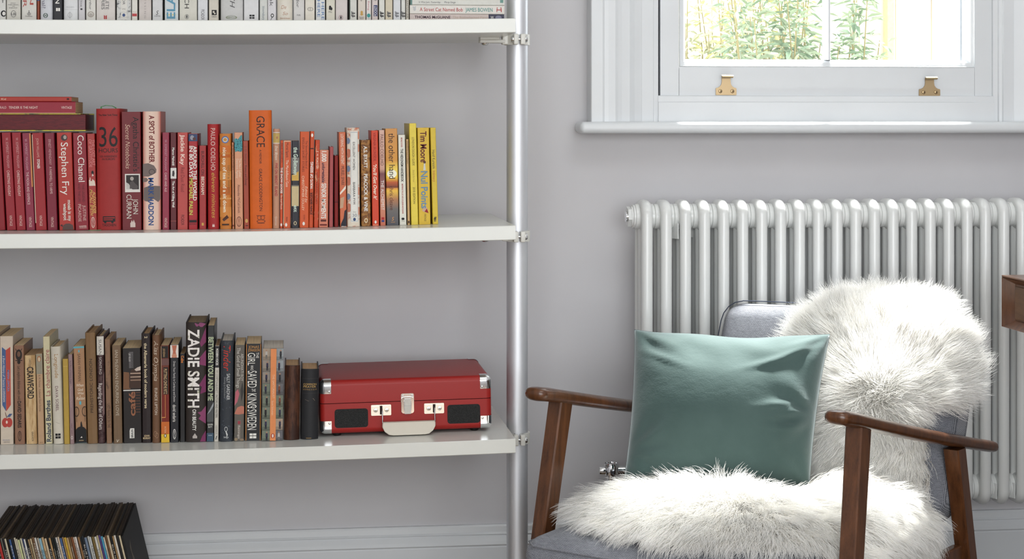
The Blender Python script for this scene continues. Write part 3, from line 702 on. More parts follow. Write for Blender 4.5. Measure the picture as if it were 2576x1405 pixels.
b2((841,851), (840,852), 391, (138,44,42), 's', .10, 'short dark red leather notebook with a strap band, left of tall orange paperback',
   [('r',0,1,455,508,(120,30,32)), ('r',0,1,454,456,(80,20,22)), ('r',0,1,507,509,(80,20,22))], jit=.006)
b2((852,869), (855,873), 332, (206,106,66), 'p', PB, 'orange paperback with white diagonal shape and dark shoe near its foot',
   [('t','LOITERING WITH INTENT',337,413,.5,7,(244,226,206)), ('t','MURIEL SPARK',418,466,.5,8,(96,50,42)), ('p',[(.05,490),(.05,484),(.95,466),(.95,474)],(238,226,212)), ('p',[(.0,524),(.1,498),(.7,494),(.5,522)],(196,160,130)),
    ('p',[(.1,571),(.15,562),(.55,548),(.7,530),(.98,526),(.98,568)],(40,36,46)), ('p',[(.1,571),(.3,568),(.95,569),(.95,571)],(220,214,206))], pages=TANP)
flo = speckle((226,214,196), (196,124,98), .56, 42)
b2((872,904), (873,906), 321, (226,214,196), 'h', .135, 'floral patterned hardback with narrow white title label',
   [('e',.1,354,5,8,(120,134,158)), ('e',.1,424,5,8,(120,134,158)), ('e',.1,494,5,8,(120,134,158)), ('e',.12,385,7,11,(196,120,96)), ('e',.12,455,7,11,(196,120,96)), ('e',.12,522,7,11,(196,120,96)), ('e',.92,340,5,10,(206,140,112)), ('e',.92,372,5,10,(206,140,112)), ('e',.92,480,5,10,(206,140,112)), ('e',.92,530,5,10,(206,140,112)),
    ('r',.27,.87,330,558,(232,230,222)), ('r',.30,.84,332,333,(150,160,170)), ('r',.30,.84,555,556,(150,160,170)), ('r',.29,.31,332,556,(170,176,182)), ('r',.83,.85,332,556,(170,176,182)), ('t','EXCELLENT WOMEN',357,427,.55,5.4,(60,56,56)), ('t','BARBARA PYM',458,513,.55,5.4,(60,56,56)), ('t','VMC',.42,.74,533,4,(170,170,166),{'d':'H'}), ('t','30',.4,.76,541,7.5,(130,134,140),{'d':'H'}), ('e',.57,551,3.4,4,(60,80,120))], mat=flo)
b2((907,931), (909,933), 352, (156,108,56), 's', .12, 'mottled gold brown hardback with white capitals',
   [('t','A.S. BYATT',367,422,.5,8.5,W_,{'b':1}), ('t','PEACOCK & VINE',437,531,.5,8.5,W_,{'b':1}), ('e',.5,554,4.5,6,(226,206,170)), ('e',.5,554,2.5,3.5,(156,108,56))], mat=speckle((166,116,58),(112,70,34),.5,110))
b2((933,951), (936,954), 328, (212,66,32), 'p', .13, 'vivid red orange glossy paperback with white italic title',
   [('t','VIRGINIA IRONSIDE,',333,406,.5,6.6,(150,30,20)), ('t',"'You'll Get Over It'",413,502,.5,8,(250,226,206),{'i':1,'b':1}), ('e',.5,558,2.6,4,W_), ('r',.1,.9,564,570,(236,140,110))])
alc = gradient([(0,(196,110,84)),(.25,(206,140,110)),(.44,(150,96,90)),(.55,(120,70,76)),(.60,(206,160,140)),(1,(214,176,160))], 2, 0, .195)
b2((953,967), (956,971), 327, (206,160,140), 'p', PB, 'slim pinkish paperback with dusky horizon band, left of the sunset book',
   [('t','PAULO COELHO',338,416,.5,7.5,(120,80,70)), ('t','THE ALCHEMIST',453,528,.5,7.5,W_), ('r',.25,.75,546,552,(176,40,40)), ('r',.25,.75,553,558,(50,60,130))], mat=alc)
sun = gradient([(0,(80,80,88)),(.17,(110,104,100)),(.27,(176,120,80)),(.36,(236,190,70)),(.385,(226,150,60)),(.395,(110,52,36)),(.45,(190,90,40)),(.50,(240,196,60)),(.58,(244,214,90)),(.68,(214,150,60)),(1,(206,146,80))], 2, 0, .198)
b2((969,999), (972,1004), 323, (206,146,80), 'p', PB, 'paperback printed with a glowing sunset over water',
   [('e',.5,437,12,10.5,(252,250,226)), ('t','the other hand',335,449,.52,15,(58,36,32)), ('t','chris cleave',468,528,.45,10,(96,52,38)), ('t','S',.42,.62,550,9,(226,160,90),{'d':'H','i':1}), ('r',.35,.7,558,559,(206,150,100))], mat=sun)
b2((1001,1019), (1005,1023), 339, (230,228,214), 'p', PB, 'white paperback in the yellow end, with small black capitals',
   [('t','MICHAEL FLOCKER',346,370,.5,3.8,(176,60,56),{'b':1}), ('t','THE HEDONISM HANDBOOK',374,457,.5,6,K_,{'b':1}), ('t','MASTERING THE LOST ARTS OF LEISURE AND PLEASURE',462,537,.5,3.4,(176,60,56),{'b':1}), ('e',.42,550,2.4,3,K_), ('e',.58,550,2.4,3,K_), ('t','Da Capo',.3,.75,555,2.5,K_,{'d':'H'})])
b2((1021,1028), (1025,1032), 350, (204,166,112), 'p', .11, 'thin tan booklet between the white and tall yellow books', [('t','HANDWRITTEN Death of a Discipline',354,412,.5,3.2,(80,50,40)), ('r',.2,.8,555,561,(70,40,30))])
b2((1029,1047), (1034,1053), 310, (232,208,74), 'p', .16, 'tallest yellow book, plain with small widely spaced title',
   [('t','LONDON DESIGN GUIDE',345,416,.5,5.4,(70,60,30)), ('t','Edited by Max Fraser',427,458,.5,4,(170,150,70),{'i':1}), ('t','2010 EDITION',470,512,.5,5.2,(70,60,30))], pages=(176,140,110))
b2((1049,1080), (1054,1083), 321, (222,184,52), 'p', PB, 'deep yellow paperback with maroon and striped blue lettering',
   [('t','Tim Moore',330,408,.5,15,(96,30,34),{'b':1}), ('e',.58,408,3,4,(90,60,50)), ('p',[(.45,428),(.5,412),(.62,410),(.66,428)],(214,214,206)), ('t','Nul Points',430,524,.52,16,(110,144,168),{'b':1}), ('p',[(.3,530),(.55,514),(.8,528),(.62,534)],(206,170,150)), ('p',[(.5,532),(.7,524),(.85,536)],(150,30,36)), ('t','VINTAGE',537,556,.55,4.6,(110,96,40))])
b2((1082,1096), (1088,1103), 321, (220,190,58), 'p', .125, 'yellow slim paperback at the right end of the coloured row',
   [('t','Hanif Kureishi',377,424,.5,7,(78,70,40)), ('t','Intimacy',429,457,.5,7,(196,120,50)), ('t','ff',.22,.72,551,11,(40,36,30),{'d':'H','b':1})])

# flat stack over the red paperbacks
zst = shelf_z(1, P(100,500,YS).x)
zA = P(110, 329.5, YS).z; zB = P(110, 285, YS).z; zC = P(110, 255.5, YS).z; zD = P(110, 243, YS).z
st_ = thing('hardback_book', 'closed book lying with dark red page edges outward, bottom of the flat stack', 'book', (P(216,300,YS).x, YS-.004, zA), group='flat stack on the red books')
hh = zB - zA; Lr = .235
COVM = speckle((206,196,84), (120,130,90), .55, 26)
MB().rbox(-Lr, 0, 0, .165, 0, .0022, .0008, 1).build('board', COVM, st_); MB().rbox(-Lr, -.010, 0, .165, hh-.0022, hh, .0008, 1).build('board', COVM, st_)
MB().rbox(-Lr+.003, -.0005, .0035, .160, .0024, hh-.0024, .0006, 1).build('page_block', speckle((104,26,32), (84,20,28), .5, 60, (1,1,12)), st_)
MB().rbox(-Lr+.003, 0, .160, .165, 0, hh, .0008, 1).build('spine', COVM, st_)
lying(-58, 190, 256, 283, (152,34,52), 'p', .13, 'crimson paperback lying flat with pale title, middle of the left flat stack',
   [('t','F. SCOTT FITZGERALD',-50,16,.5,6,(226,196,190)), ('t','TENDER IS THE NIGHT',22,95,.5,6,(240,220,208)), ('t','VINTAGE',154,181,.5,6.4,(240,214,204)), ('r',.0,.06,-50,190,(206,150,130))], pages=AGEDP, group='flat stack on the red books', zfix=(zB, zC), y=YS-.006)
lying(-46, 180, 243, 255, (176,56,44), 'p', .12, 'thin orange red booklet lying flat on top of the left stack',
   [('t','Billy the Kid',-28,15,.5,4.6,(236,206,180)), ('r',.35,.7,168,174,(60,26,24))], pages=AGEDP, group='flat stack on the red books', zfix=(zC, zD), y=YS-.004)
# ---- lower shelf, browns and blacks
G3 = 'upright brown and black books on the lower shelf'
def b3(*a, **k):
    k.setdefault('pages', TANP); return upright(2, *a, group=G3, **k)
TR = .150
b3((-32,-2), (-30,-1), 838, (150,128,108), 'p', TR, 'pale brown book cut off by the left frame edge on the lower shelf', [])
b3((0,32), (0,35), 845, (206,190,172), 'p', TR, 'cream book with blue and red banner and a red apple',
   [('p',[(.15,872),(.45,880),(.45,1034),(.16,1018)],(72,96,140)), ('p',[(.45,880),(.8,872),(.82,1018),(.46,1034)],(186,74,60)), ('t','a Short History of Tractors in',894,980,.30,5.2,(226,220,210),{'i':1}), ('t','UKRAINIAN',981,1010,.30,5.2,(226,220,210)), ('t','MARINA LEWYCKA',930,984,.64,5.2,(120,140,180),{'b':1}),
    ('e',.38,1062,8,12,(180,66,58)), ('e',.68,1062,8,12,(180,66,58)), ('e',.5,1061,2.4,4,(226,200,186)), ('p',[(.48,1050),(.36,1036),(.40,1036),(.54,1050)],(110,70,56)), ('p',[(.5,1048),(.7,1040),(.94,1040),(.75,1048)],(76,92,130)), ('t','PENGUIN',.2,.72,1106,3,(130,140,160),{'d':'H'}), ('t','VIKING',.24,.72,1111,3.2,(110,110,110),{'d':'H'})])
b3((34,60), (37,63), 868, (142,104,82), 'p', .13, 'brown paperback with a black owl and hand drawn lettering',
   [('e',.5,892,8,14,(40,30,26)), ('p',[(.2,880),(.14,874),(.34,882)],(40,30,26)), ('p',[(.8,880),(.86,874),(.66,882)],(40,30,26)), ('r',.15,.85,905,907,(40,30,26)), ('e',.5,910,4,5,(40,30,26)), ('e',.5,890,4,7,(110,78,60)),
    ('t',"Let's explore diabetes with owls",920,1006,.5,7.4,(48,34,28)), ('t','DAVID SEDARIS',1008,1075,.5,8.4,(34,26,24),{'b':1}), ('e',.5,1096,4.5,13,(48,34,28),.84), ('t','ABACUS',1086,1106,.5,4,(48,34,28))])
b3((61,89), (66,94), 893, (196,164,118), 'p', .11, 'pale wood-grained paperback with heavy black condensed capitals',
   [('t','CHRISTINA',901,923,.5,4.5,(70,56,44)), ('t','CRAWFORD',922,1002,.5,15,(38,32,30),{'b':1}), ('t','GRANADA',1085,1109,.6,4.6,(80,64,50))], mat=speckle((202,172,128),(172,136,90),.52,60,(3,3,.25)), pages=AGEDP)
b3((90,106), (95,112), 889, (186,152,118), 'p', .11, 'tan paperback with grey green top block and faint penguin',
   [('r',0,1,889,940,(150,142,122)), ('e',.5,902,4.4,7.5,(170,110,70)), ('e',.5,903,2.6,5.5,(206,190,160)), ('t','E. M. Forster',943,974,.5,4.6,(110,84,64)), ('t','Collected Short Stories',978,1034,.5,4.6,(110,84,64)), ('t','2031',.3,.8,1112,3,(120,90,70),{'d':'H'})], pages=AGEDP)
b3((107,125), (115,132), 846, (206,196,160), 'p', .14, 'cream book with title running upward in crimson and dark blue',
   [('t','La chambre claire',879,995,.55,11,(150,56,72),{'d':'U'}), ('t','Roland Barthes',1006,1110,.5,11,(56,64,84),{'d':'U','b':1})])
b3((127,152), (134,161), 871, (206,198,182), 'h', .13, 'off-white hardback with gold title and thin map lines',
   [('t','Longitude',890,950,.55,9,(166,124,66)), ('t','DAVA SOBEL',970,1033,.5,7,(110,74,84)), ('r',.22,.46,1089,1094.5,K_), ('r',.50,.74,1089,1094.5,K_), ('r',.22,.46,1096,1101.5,K_), ('r',.50,.74,1096,1101.5,K_), ('p',[(.1,900),(.6,905),(.6,906),(.1,901)],(170,164,150)), ('p',[(.3,1060),(.7,1064),(.7,1065),(.3,1061)],(170,164,150))])
b3((156,172), (162,175), 902, (180,148,66), 'p', .10, 'slim mustard yellow book without readable title', [('r',.1,.9,920,921,(206,176,96))], pages=(110,90,70))
b3((171,182), (176,187), 891, (150,124,124), 'p', .11, 'thin lilac grey paperback beside the mustard book',
   [('t','Karl Marx & Friedrich Engels',907,965,.5,3.6,(96,64,76)), ('t','The Communist Manifesto',970,1024,.5,3.6,(190,160,160)), ('t','GREAT IDEAS',1064,1092,.5,3.4,(110,80,88)), ('e',.5,1100,2.6,4,(226,216,206),.7)])
b3((184,212), (191,219), 870, (168,128,94), 'p', .13, 'kraft brown paperback with turquoise edges and black hill scene',
   [('r',0,1,870,875,(96,170,180)), ('r',0,1,1113,1117,(96,170,180)), ('p',[(.5,878),(.58,884),(.42,884)],(96,176,190)), ('p',[(.5,887),(.58,881),(.42,881)],(96,176,190)), ('t','SARAH WINMAN',889,958,.5,7,(96,70,52)),
    ('t','When',.2,.85,968,7,(236,222,200),{'d':'H','i':1}), ('t','God',.3,.8,979,7,(236,222,200),{'d':'H','i':1}), ('t','Was',.3,.85,988,6,(236,222,200),{'d':'H','i':1}), ('t','a',.45,.55,994,5,(236,222,200),{'d':'H','i':1}), ('t','Rabbit',.15,.95,1001,7,(236,222,200),{'d':'H','i':1}), ('p',[(.5,1006),(.62,1016),(.38,1016)],(96,176,190)), ('p',[(.5,1019),(.62,1009),(.38,1009)],(96,176,190)),
    ('e',.12,1034,7,13,(70,52,40),.8), ('e',.9,1034,7,13,(70,52,40),.8), ('r',.11,.14,1025,1060,(70,52,40)), ('r',.88,.91,1025,1060,(70,52,40)), ('p',[(0,1117-4),(0,1080),(.2,1074),(.5,1071),(.8,1074),(1,1080),(1,1113)],(28,26,26)), ('p',[(.46,1072),(.48,1062),(.56,1058),(.66,1072)],(28,26,26)), ('t','review',.3,.72,1106,4,(206,180,140),{'d':'H'}), ('p',[(.42,1100),(.55,1096),(.62,1100)],(226,216,206))])
b3((213,240), (221,246), 836, (128,98,66), 's', .15, 'tall plain brown hardback with dark capitals running upward',
   [('t','PREHISTORIC LONDON',902,1037,.5,7,(56,40,28),{'d':'U'})], pages=AGEDP)
b3((241.5,262), (247.5,264), 844, (84,62,62), 'h', .13, 'slim hardback with white top and purple brown lower spine',
   [('r',0,1,845,892,(214,208,198)), ('t','SUSAN',853,891,.5,6,(70,60,60)), ('t','SONTAG',897,940,.5,6,(196,186,180)), ('p',[(.9,940),(1,935),(1,1040),(.8,1046),(.3,970)],(124,98,96)), ('t','Regarding the Pain of Others',963,1079,.45,9,(222,212,206))], mat=speckle((84,62,62),(60,40,40),.5,130))
b3((263,277), (268,282), 853, (130,100,76), 'p', .14, 'mottled brown slim book with dark brush marks',
   [('t','LAST FRANCIS DU THE',1015,1075,.5,7,(70,50,40))], mat=speckle((134,102,78),(88,66,52),.58,50,(1,1,.6)), pages=AGEDP)
b3((281,304), (286,308), 868, (118,94,70), 'p', .13, 'brown paperback with faint reeds and pale spaced capitals',
   [('r',.12,.14,1000,1110,(96,74,54)), ('r',.4,.42,960,1110,(96,74,54)), ('r',.8,.82,980,1110,(96,74,54)), ('t','IAN McEWAN',880,952,.5,7.5,(190,176,156)), ('t','ENDURING LOVE',957,1045,.5,7.5,(190,176,156)), ('t','V',.35,.65,1108,7,(226,214,196),{'d':'H','i':1})])
b3((307,354), (311,357), 875, (36,30,28), 'p', .14, 'broad black and brown book with coffee photo and upward brown title',
   [('p',[(.02,1000-22),(.05,934),(.35,936),(.42,978)],(120,84,58)), ('p',[(.35,975),(.35,945),(.45,930),(1,922),(1,976)],(66,46,36)), ('r',.42,1,937,940,(176,150,130)), ('r',.42,1,946,949,(176,150,130)), ('r',.42,1,954,957,(150,120,100)), ('p',[(.65,929),(.8,924),(1,921),(1,931),(.75,933)],(206,190,176)), ('r',.02,.98,979.5,982,(226,222,214)),
    ('r',.70,.95,986,987.5,(110,70,50)), ('r',.70,.95,993,994.5,(110,70,50)), ('r',.70,.95,1000,1001.5,(110,70,50)), ('r',.70,.95,1007,1008.5,(110,70,50)), ('r',.70,.95,1014,1015.5,(110,70,50)), ('r',.70,.95,1021,1022.5,(110,70,50)), ('r',.70,.95,1028,1029.5,(110,70,50)), ('r',.70,.95,1035,1036.5,(110,70,50)),
    ('r',.36,.60,884,925,(96,92,92)), ('t','CAFEDESIGN',888,925,.54,5,(60,56,56)), ('t','JO ELLIS',888,908,.4,4,(210,206,200)), ('t','café',984,1045,.5,15,(150,98,70),{'d':'U','b':1}), ('p',[(.34,1101),(.34,1082),(.38,1076),(.60,1076),(.60,1101)],(226,222,214)), ('t','BRAUN',1079,1099,.48,5,K_,{'d':'U','b':1})])
b3((355,379), (358,381), 838, (44,34,34), 's', .14, 'tall dark hardback with cream title, left of the bronze book',
   [('t','2',845,850,.5,6.5,(214,196,160),{'b':1}), ('t','the Albemarle book of modern verse',862,1026,.45,7,(214,196,160),{'b':1}), ('t','JOHN',.2,.8,1095,4.6,(206,180,140),{'d':'H','b':1}), ('t','MURRAY',.08,.92,1101,4.6,(206,180,140),{'d':'H','b':1})], pages=AGEDP)
b3((382,403), (383,403), 842, (112,80,58), 'h', .13, 'glossy bronze brown hardback with script lettering',
   [('t','Alias Olympia',856,957,.5,10,(206,190,170),{'i':1}), ('t','EUNICE LIPTON',975,1042,.5,6.6,(214,200,184)), ('e',.4,1090,4,7,(160,126,98),.8), ('e',.6,1094,4,7,(160,126,98),.8)])
b3((404,425), (405,427), 868, (110,50,34), 'p', .13, 'paperback with rust theatre design above an orange and yellow foot',
   [('r',0,.08,870,1095,(170,140,110)), ('r',.1,.9,870,900,(34,28,26)), ('t','JOE KEENAN',876,897,.4,5,(196,160,110)), ('r',.08,1,902,918,(110,76,72)), ('r',.3,.9,923,991,(44,32,28)), ('t','PUTTING ON',927,966,.55,7.5,(226,190,140)), ('t','THE RITZ',966,990,.55,7.5,(226,190,140)), ('r',.1,.96,992,1060,(120,40,30)), ('r',.5,.55,992,1050,(214,150,80)), ('r',.1,.5,1048,1050,(214,150,80)), ('r',0,1,1060,1092,(198,104,44)), ('t','FICTION',1072,1088,.5,4,(236,200,160)), ('r',0,1,1091,1113,(222,180,50)), ('e',.5,1095,3.2,5,(40,30,26)), ('e',.5,1095,1.6,3.6,(236,226,206))])
b3((428,449), (428,450), 866, (34,34,38), 'p', .13, 'black paperback with a doll photograph at top and small white title',
   [('r',0,1,867,899,(226,216,206)), ('p',[(.2,868),(.8,868),(.66,884),(.8,899),(.2,899),(.34,884)],(190,110,84)), ('e',.5,894,6,5,(206,140,110)), ('t','Dress Your Family in Corduroy and Denim',908,1010,.5,5,(214,210,206)), ('t','david sedaris',1017,1060,.5,8,W_), ('e',.5,1091,4,13,(214,210,206),.84), ('t','ABACUS',1081,1101,.5,4,(214,210,206))])
b3((452,466), (453,466), 889, (36,34,34), 'p', .12, 'short black book with tiny orange word, left of the pink leaf hardback',
   [('t','Cube',894,912,.5,6.5,(214,124,50),{'b':1})], pages=AGEDP)
zl_ = [('p',[(.42,812),(.75,810),(.98,814),(.8,822),(.5,820)],(140,70,110)), ('p',[(.98,822),(.98,860),(.75,872),(.68,862)],(124,50,92)), ('p',[(.98,880),(.98,920),(.66,916),(.72,900),(.6,904)],(132,56,98)), ('p',[(.98,940),(.98,985),(.7,990),(.78,972),(.64,968)],(120,46,90)),
       ('p',[(.98,1020),(.98,1065),(.62,1052),(.74,1044),(.58,1036),(.76,1034)],(138,66,104)), ('p',[(.98,1082),(.98,1112),(.7,1112),(.8,1096)],(124,50,92))]
LET = speckle((236,230,224), (168,166,140), .58, 85)
B = b3((467,520), (467,519), 810, (48,40,36), 'h', .155, 'tallest black hardback with pink leaves and floral white capitals',
   zl_ + [('t','ZADIE SMITH',827,1024,.38,27,LET,{'b':1}), ('t','ON BEAUTY',1028,1082,.42,8.6,W_,{'b':1}), ('r',.34,.56,1095,1101,(190,180,172)), ('p',[(.36,1095),(.45,1088),(.54,1095)],(190,180,172))], pages=(120,104,84))
b3((522,540), (520,537), 818, (46,46,46), 'p', .15, 'dark paperback with pale green bold capitals beside the pink leaf hardback',
   [('p',[(0,1042),(.4,1036),(1,1010),(1,1060),(0,1060)],(80,82,82)), ('p',[(0,1042),(1,1010),(1,1020),(.5,1034)],(150,154,156)), ('t','BETWEEN YOU AND ME',847,1007,.5,12,(186,196,160),{'b':1}), ('t','GAVIN',.1,.9,1067,4,(206,206,196),{'d':'H','b':1}), ('t','BUTT',.2,.8,1073,4,(206,206,196),{'d':'H','b':1}), ('r',0,1,1088,1110,(62,84,102)), ('t','DUKE',.25,.8,1094,3,(190,200,206),{'d':'H'})])
b3((541,552), (538,550), 869, (206,200,188), 'p', .12, 'thin white paperback with a black upper third',
   [('r',0,1,869,924,(44,42,44)), ('t','MODERN VOICES',876,918,.5,5.2,W_,{'b':1}), ('t','IVY COMPTON-BURNETT',931,989,.5,4.8,(110,104,98)), ('t','PASTORS AND MASTERS',992,1050,.5,4.8,(56,52,50)), ('t','HESPERUS',1069,1091,.5,4,(140,134,126)), ('p',[(.3,1105),(.5,1096),(.7,1095),(.5,1104)],(60,56,54))], pages=AGEDP)
b3((555,588), (552,586), 856, (50,54,60), 'h', .14, 'slate black hardback with ragged red title',
   [('t','Tinder',868,932,.5,17,(196,54,40),{'i':1}), ('t','SALLY GARDNER',939,1005,.62,8,(206,206,204)), ('t','Drawings by David Roberts',948,1000,.36,4,(150,150,150)), ('e',.48,1078,4,6,(214,214,210),.78), ('p',[(.44,1084),(.52,1084),(.62,1092),(.56,1098)],(214,214,210)), ('t','Indigo',.32,.68,1098,5,(206,206,204),{'d':'H'})], mat=speckle((48,52,58),(76,80,88),.62,180), pages=GREYP)
b3((591,616), (588,614), 867, (98,92,84), 'p', .13, 'grey green paperback with pink petals and a coral water lily band',
   [('p',[(0,1020),(.1,985),(.35,978),(.5,990),(.3,1010)],(186,100,112)), ('p',[(0,1040),(.3,1024),(.7,1020),(1,1022),(1,1040),(.4,1042)],(190,118,98)), ('p',[(.6,980),(.8,960),(.95,985),(.7,1010)],(60,58,56)), ('t','ARUNDHATI ROY',889,958,.75,6.6,(196,190,180)), ('t','The God of Small Things',874,975,.38,8,(206,200,190)), ('r',.33,.67,1056,1104,(120,112,102)), ('r',.36,.64,1058,1066,(150,60,70)), ('t','flamingo',1069,1102,.5,5,(206,196,186)), ('e',.2,1104,4,4,(150,130,104)), ('e',.8,1105,5,3,(140,120,100))])
b3((619,657), (617,656), 864, (36,36,38), 'p', .135, 'black paperback with orange edges and hand lettered white title',
   [('r',0,.045,864,1109,(190,120,50)), ('r',.955,1,864,1109,(190,120,50)), ('t','JONAS',.16,.86,872,6.5,(206,150,80),{'d':'H'}), ('t','JONASSON',.14,.90,880,6.5,(206,150,80),{'d':'H'}), ('t','GIRL',887,918,.36,18,W_), ('t','THE',886,900,.76,7,W_), ('t','WHO',918,931,.4,7,W_), ('t','SAVED',932,974,.42,22,W_), ('t','THE',.38,.66,981,7,W_,{'d':'H'}), ('t','KING',989,1025,.42,22,W_), ('t','OF',1018,1028,.5,6,W_), ('t','SWEDEN',1029,1080,.42,22,W_), ('r',.27,.47,1089,1094.5,W_), ('r',.50,.72,1089,1094.5,W_), ('r',.27,.47,1096,1101.5,W_), ('r',.50,.72,1096,1101.5,W_)])
ppl = []
rr_ = random.Random(5)
for j in range(8):
    v = 876 + j*29.2
    for (a, b) in ((0,.38),(.66,1)):
        bgc = rr_.choice([(150,140,128),(116,124,108),(190,182,172),(104,102,104),(170,152,132),(150,156,158)])
        ppl.append(('r', a, b, v, v+28.4, bgc)); ppl.append(('r', a, b, v+20, v+28.4, tuple(int(x*.85) for x in bgc)))
        c = (a+b)/2 + rr_.uniform(-.04,.04); cl = rr_.choice([(36,32,34),(50,46,70),(186,180,172),(120,70,50),(44,44,48)])
        ppl.append(('p', [(c-.055,v+17),(c-.045,v+7),(c+.045,v+7),(c+.055,v+17)], cl)); ppl.append(('e', c, v+5, 1.7, 2.1, (170,130,106))); ppl.append(('p', [(c-.045,v+26),(c-.04,v+16),(c+.04,v+16),(c+.045,v+26),(c+.01,v+26),(c,v+19),(c-.01,v+26)], tuple(int(x*.6) for x in cl)))
b3((661,714), (659,711), 875, (120,112,104), 'p', .135, 'thick paperback covered in street portraits with an orange centre band',
   ppl + [('r',.38,.66,874,1108,(226,142,88)), ('t','THE SARTORIALIST',940,1000,.53,5.4,(240,200,164)), ('t','Scott Schuman',1006,1042,.5,5,(240,200,164)), ('e',.52,1094,4.6,6,(176,60,40)), ('e',.52,1094,2.2,4.6,(236,220,206))], pages=GREYP)
b3((716,756), (714,753), 918, (74,44,30), 'r', .115, 'worn brown leather hardback with a rubbed blank spine',
   [], mat=speckle((80,48,32),(52,30,22),.5,40,(2.5,2.5,.5)), pages=AGEDP)
b3((758,803), (756,801), 927, (38,38,40), 'r', .115, 'black leather hardback with small gold capitals beside the red case',
   [('t','COMMON',.12,.86,965,5,GOLD,{'d':'H'}), ('t','PRAYER',.12,.84,971,5,GOLD,{'d':'H'}), ('t','HYMNS A & M',.11,.87,978,3.6,(150,120,76),{'d':'H'}), ('r',.05,.95,950,951,(58,56,56)), ('r',.05,.95,987,988,(58,56,56)), ('p',[(.2,1003),(.7,1000),(.8,1006),(.4,1007)],(110,100,90)), ('r',.3,.6,1099,1100.5,(150,120,70))], pages=AGEDP)

# ---- upper shelf, whites (only their feet are in the photo)
G1 = 'upright white books on the upper shelf'
def b1(xl, xr, col, label, items=(), H=205, typ='p', mat=None, dep=.135):
    yt = 48 - H*1.24
    return upright(0, (xl, xr), (xl, xr), yt, col, typ, dep, label, items, group=G1, mat=mat, jit=0.0)
GR = (90,88,88)
b1(-16, 15, (214,212,206), 'white book with a round black portrait stamp at the left frame edge', [('e',.82,34,7,8,K_), ('e',.84,34,4,5,(226,222,216)), ('t','T',.6,.9,3,8,K_,{'d':'H'})])
b1(16, 52, (206,202,192), 'cream book with oval monogram, second from left frame edge', [('t','EDITED BY',.3,.66,8,2.6,GR,{'d':'H'}), ('t','ROBIN DERRICK',.12,.86,12,2.6,GR,{'d':'H'}), ('t','AND',.4,.6,16,2.4,GR,{'d':'H'}), ('t','ROBIN MUIR',.2,.78,20,2.6,GR,{'d':'H'}), ('e',.5,35,6.5,8.5,GR,.88), ('t','LB',.34,.66,35,6,GR,{'d':'H'})], H=230)
b1(54, 92, (212,208,200), 'white book with red serif letters and a small anchor', [('t','N',-20,12,.68,9,(176,80,70)), ('t','ER',-16,19,.22,9,(176,80,70)), ('r',.48,.52,26,37,GR), ('e',.5,35,4.5,3.5,GR,.75), ('t','Doubleday',.26,.74,40.5,3,GR,{'d':'H'})], H=225)
b1(93, 100, (140,66,40), 'thin rust brown spine with blue edge among the white books', [('r',0,1,-30,2,(60,80,130))], H=215)
b1(101, 132, (206,206,210), 'glossy pale grey book with round tree stamp', [('t','normal?',-30,21,.3,9,(110,104,120)), ('e',.45,39,6,6,(96,110,104)), ('e',.45,39,3,4.5,(206,206,206),.5)], typ='h')
b1(134, 157, (36,36,40), 'black spined book standing among the white books', [('t','ON',-18,9,.45,9.5,W_,{'b':1}), ('r',.3,.5,20,28,W_), ('r',.55,.75,20,28,W_)])
b1(160, 196, (222,222,222), 'bright glossy white book with a faint circle emblem', [('t','MCQUEEN',.2,.75,18,4,(190,190,190),{'d':'H'}), ('r',0,1,24,24.6,(190,190,190)), ('e',.45,38,5.5,6.5,(170,170,170),.85), ('r',.435,.465,29,47,(170,170,170))], typ='h', H=230)
b1(197, 214, (204,200,202), 'slim pale lilac grey book with tiny lettering', [('t','library archive',-40,17,.45,5,GR), ('r',.3,.62,21,25,(70,68,70))])
b1(216, 241, (216,212,204), 'white book with a scalloped fan emblem', [('t','Ellen MacArthur',-50,24,.45,5.5,GR), ('e',.5,36,8,7.5,(170,160,150),.7), ('e',.5,37,4.5,4,(180,172,164))])
b1(242, 290, (212,204,198), 'wide off-white book with dark red double mark at its foot', [('t','COMPLETE',-40,24,.58,8,GR), ('t','STORIES',-30,24,.36,8,GR), ('p',[(.40,48),(.40,38),(.47,40),(.47,48)],(176,56,60)), ('p',[(.49,48),(.49,40),(.56,38),(.56,48)],(176,56,60))])
b1(293, 330, (206,204,200), 'patterned grey and white book with a pale label and apple', [('r',.3,.72,-40,48,(222,218,210)), ('t','TAYLOR',-30,12,.5,6,GR), ('t','VMC',.36,.66,23,4.5,(160,156,150),{'d':'H'}), ('r',.3,.72,30.5,31,(150,150,150)), ('e',.5,38,3.6,4,(64,84,130)), ('r',.3,.72,43,43.5,(150,150,150))], mat=speckle((206,204,200),(92,92,96),.57,110))
b1(331, 346, (220,216,206), 'slim white book with red band at its foot', [('r',.08,.92,34,41,(190,74,76)), ('t','Arrow',.2,.8,30,2.4,(170,60,60),{'d':'H'})])
b1(349, 381, (204,194,188), 'pinkish white book with tiny widely spaced capitals', [('t','D O R I S  L E S S I N G',-60,46,.5,4,(160,150,146))])
b1(383, 409, (210,208,208), 'white book with a black curved S mark at its foot', [('t','S',.36,.62,32,10,K_,{'d':'H','i':1}), ('t','SCEPTRE',.2,.8,40.5,3,GR,{'d':'H'})])
b1(414, 449, (206,210,210), 'pale book with broad blue and yellow capitals', [('t','ELAINE',-70,47,.46,20,(96,150,176),{'b':1,'d':'U'}), ('r',.1,.82,36,38,(206,200,120))])
b1(451, 496, (210,206,194), 'cream book with large dark letters and penguin oval', [('t','LYNCH',-40,21,.42,11,K_), ('e',.42,42,5,6,GR,.85), ('e',.42,42,2,4,GR)])
glx = M((206,206,208), .22, .05)
b1(497, 523, (206,206,208), 'silvery glossy book with upright spaced capitals', [('t','PICADOR',24,50,.5,8,GR)], mat=glx)
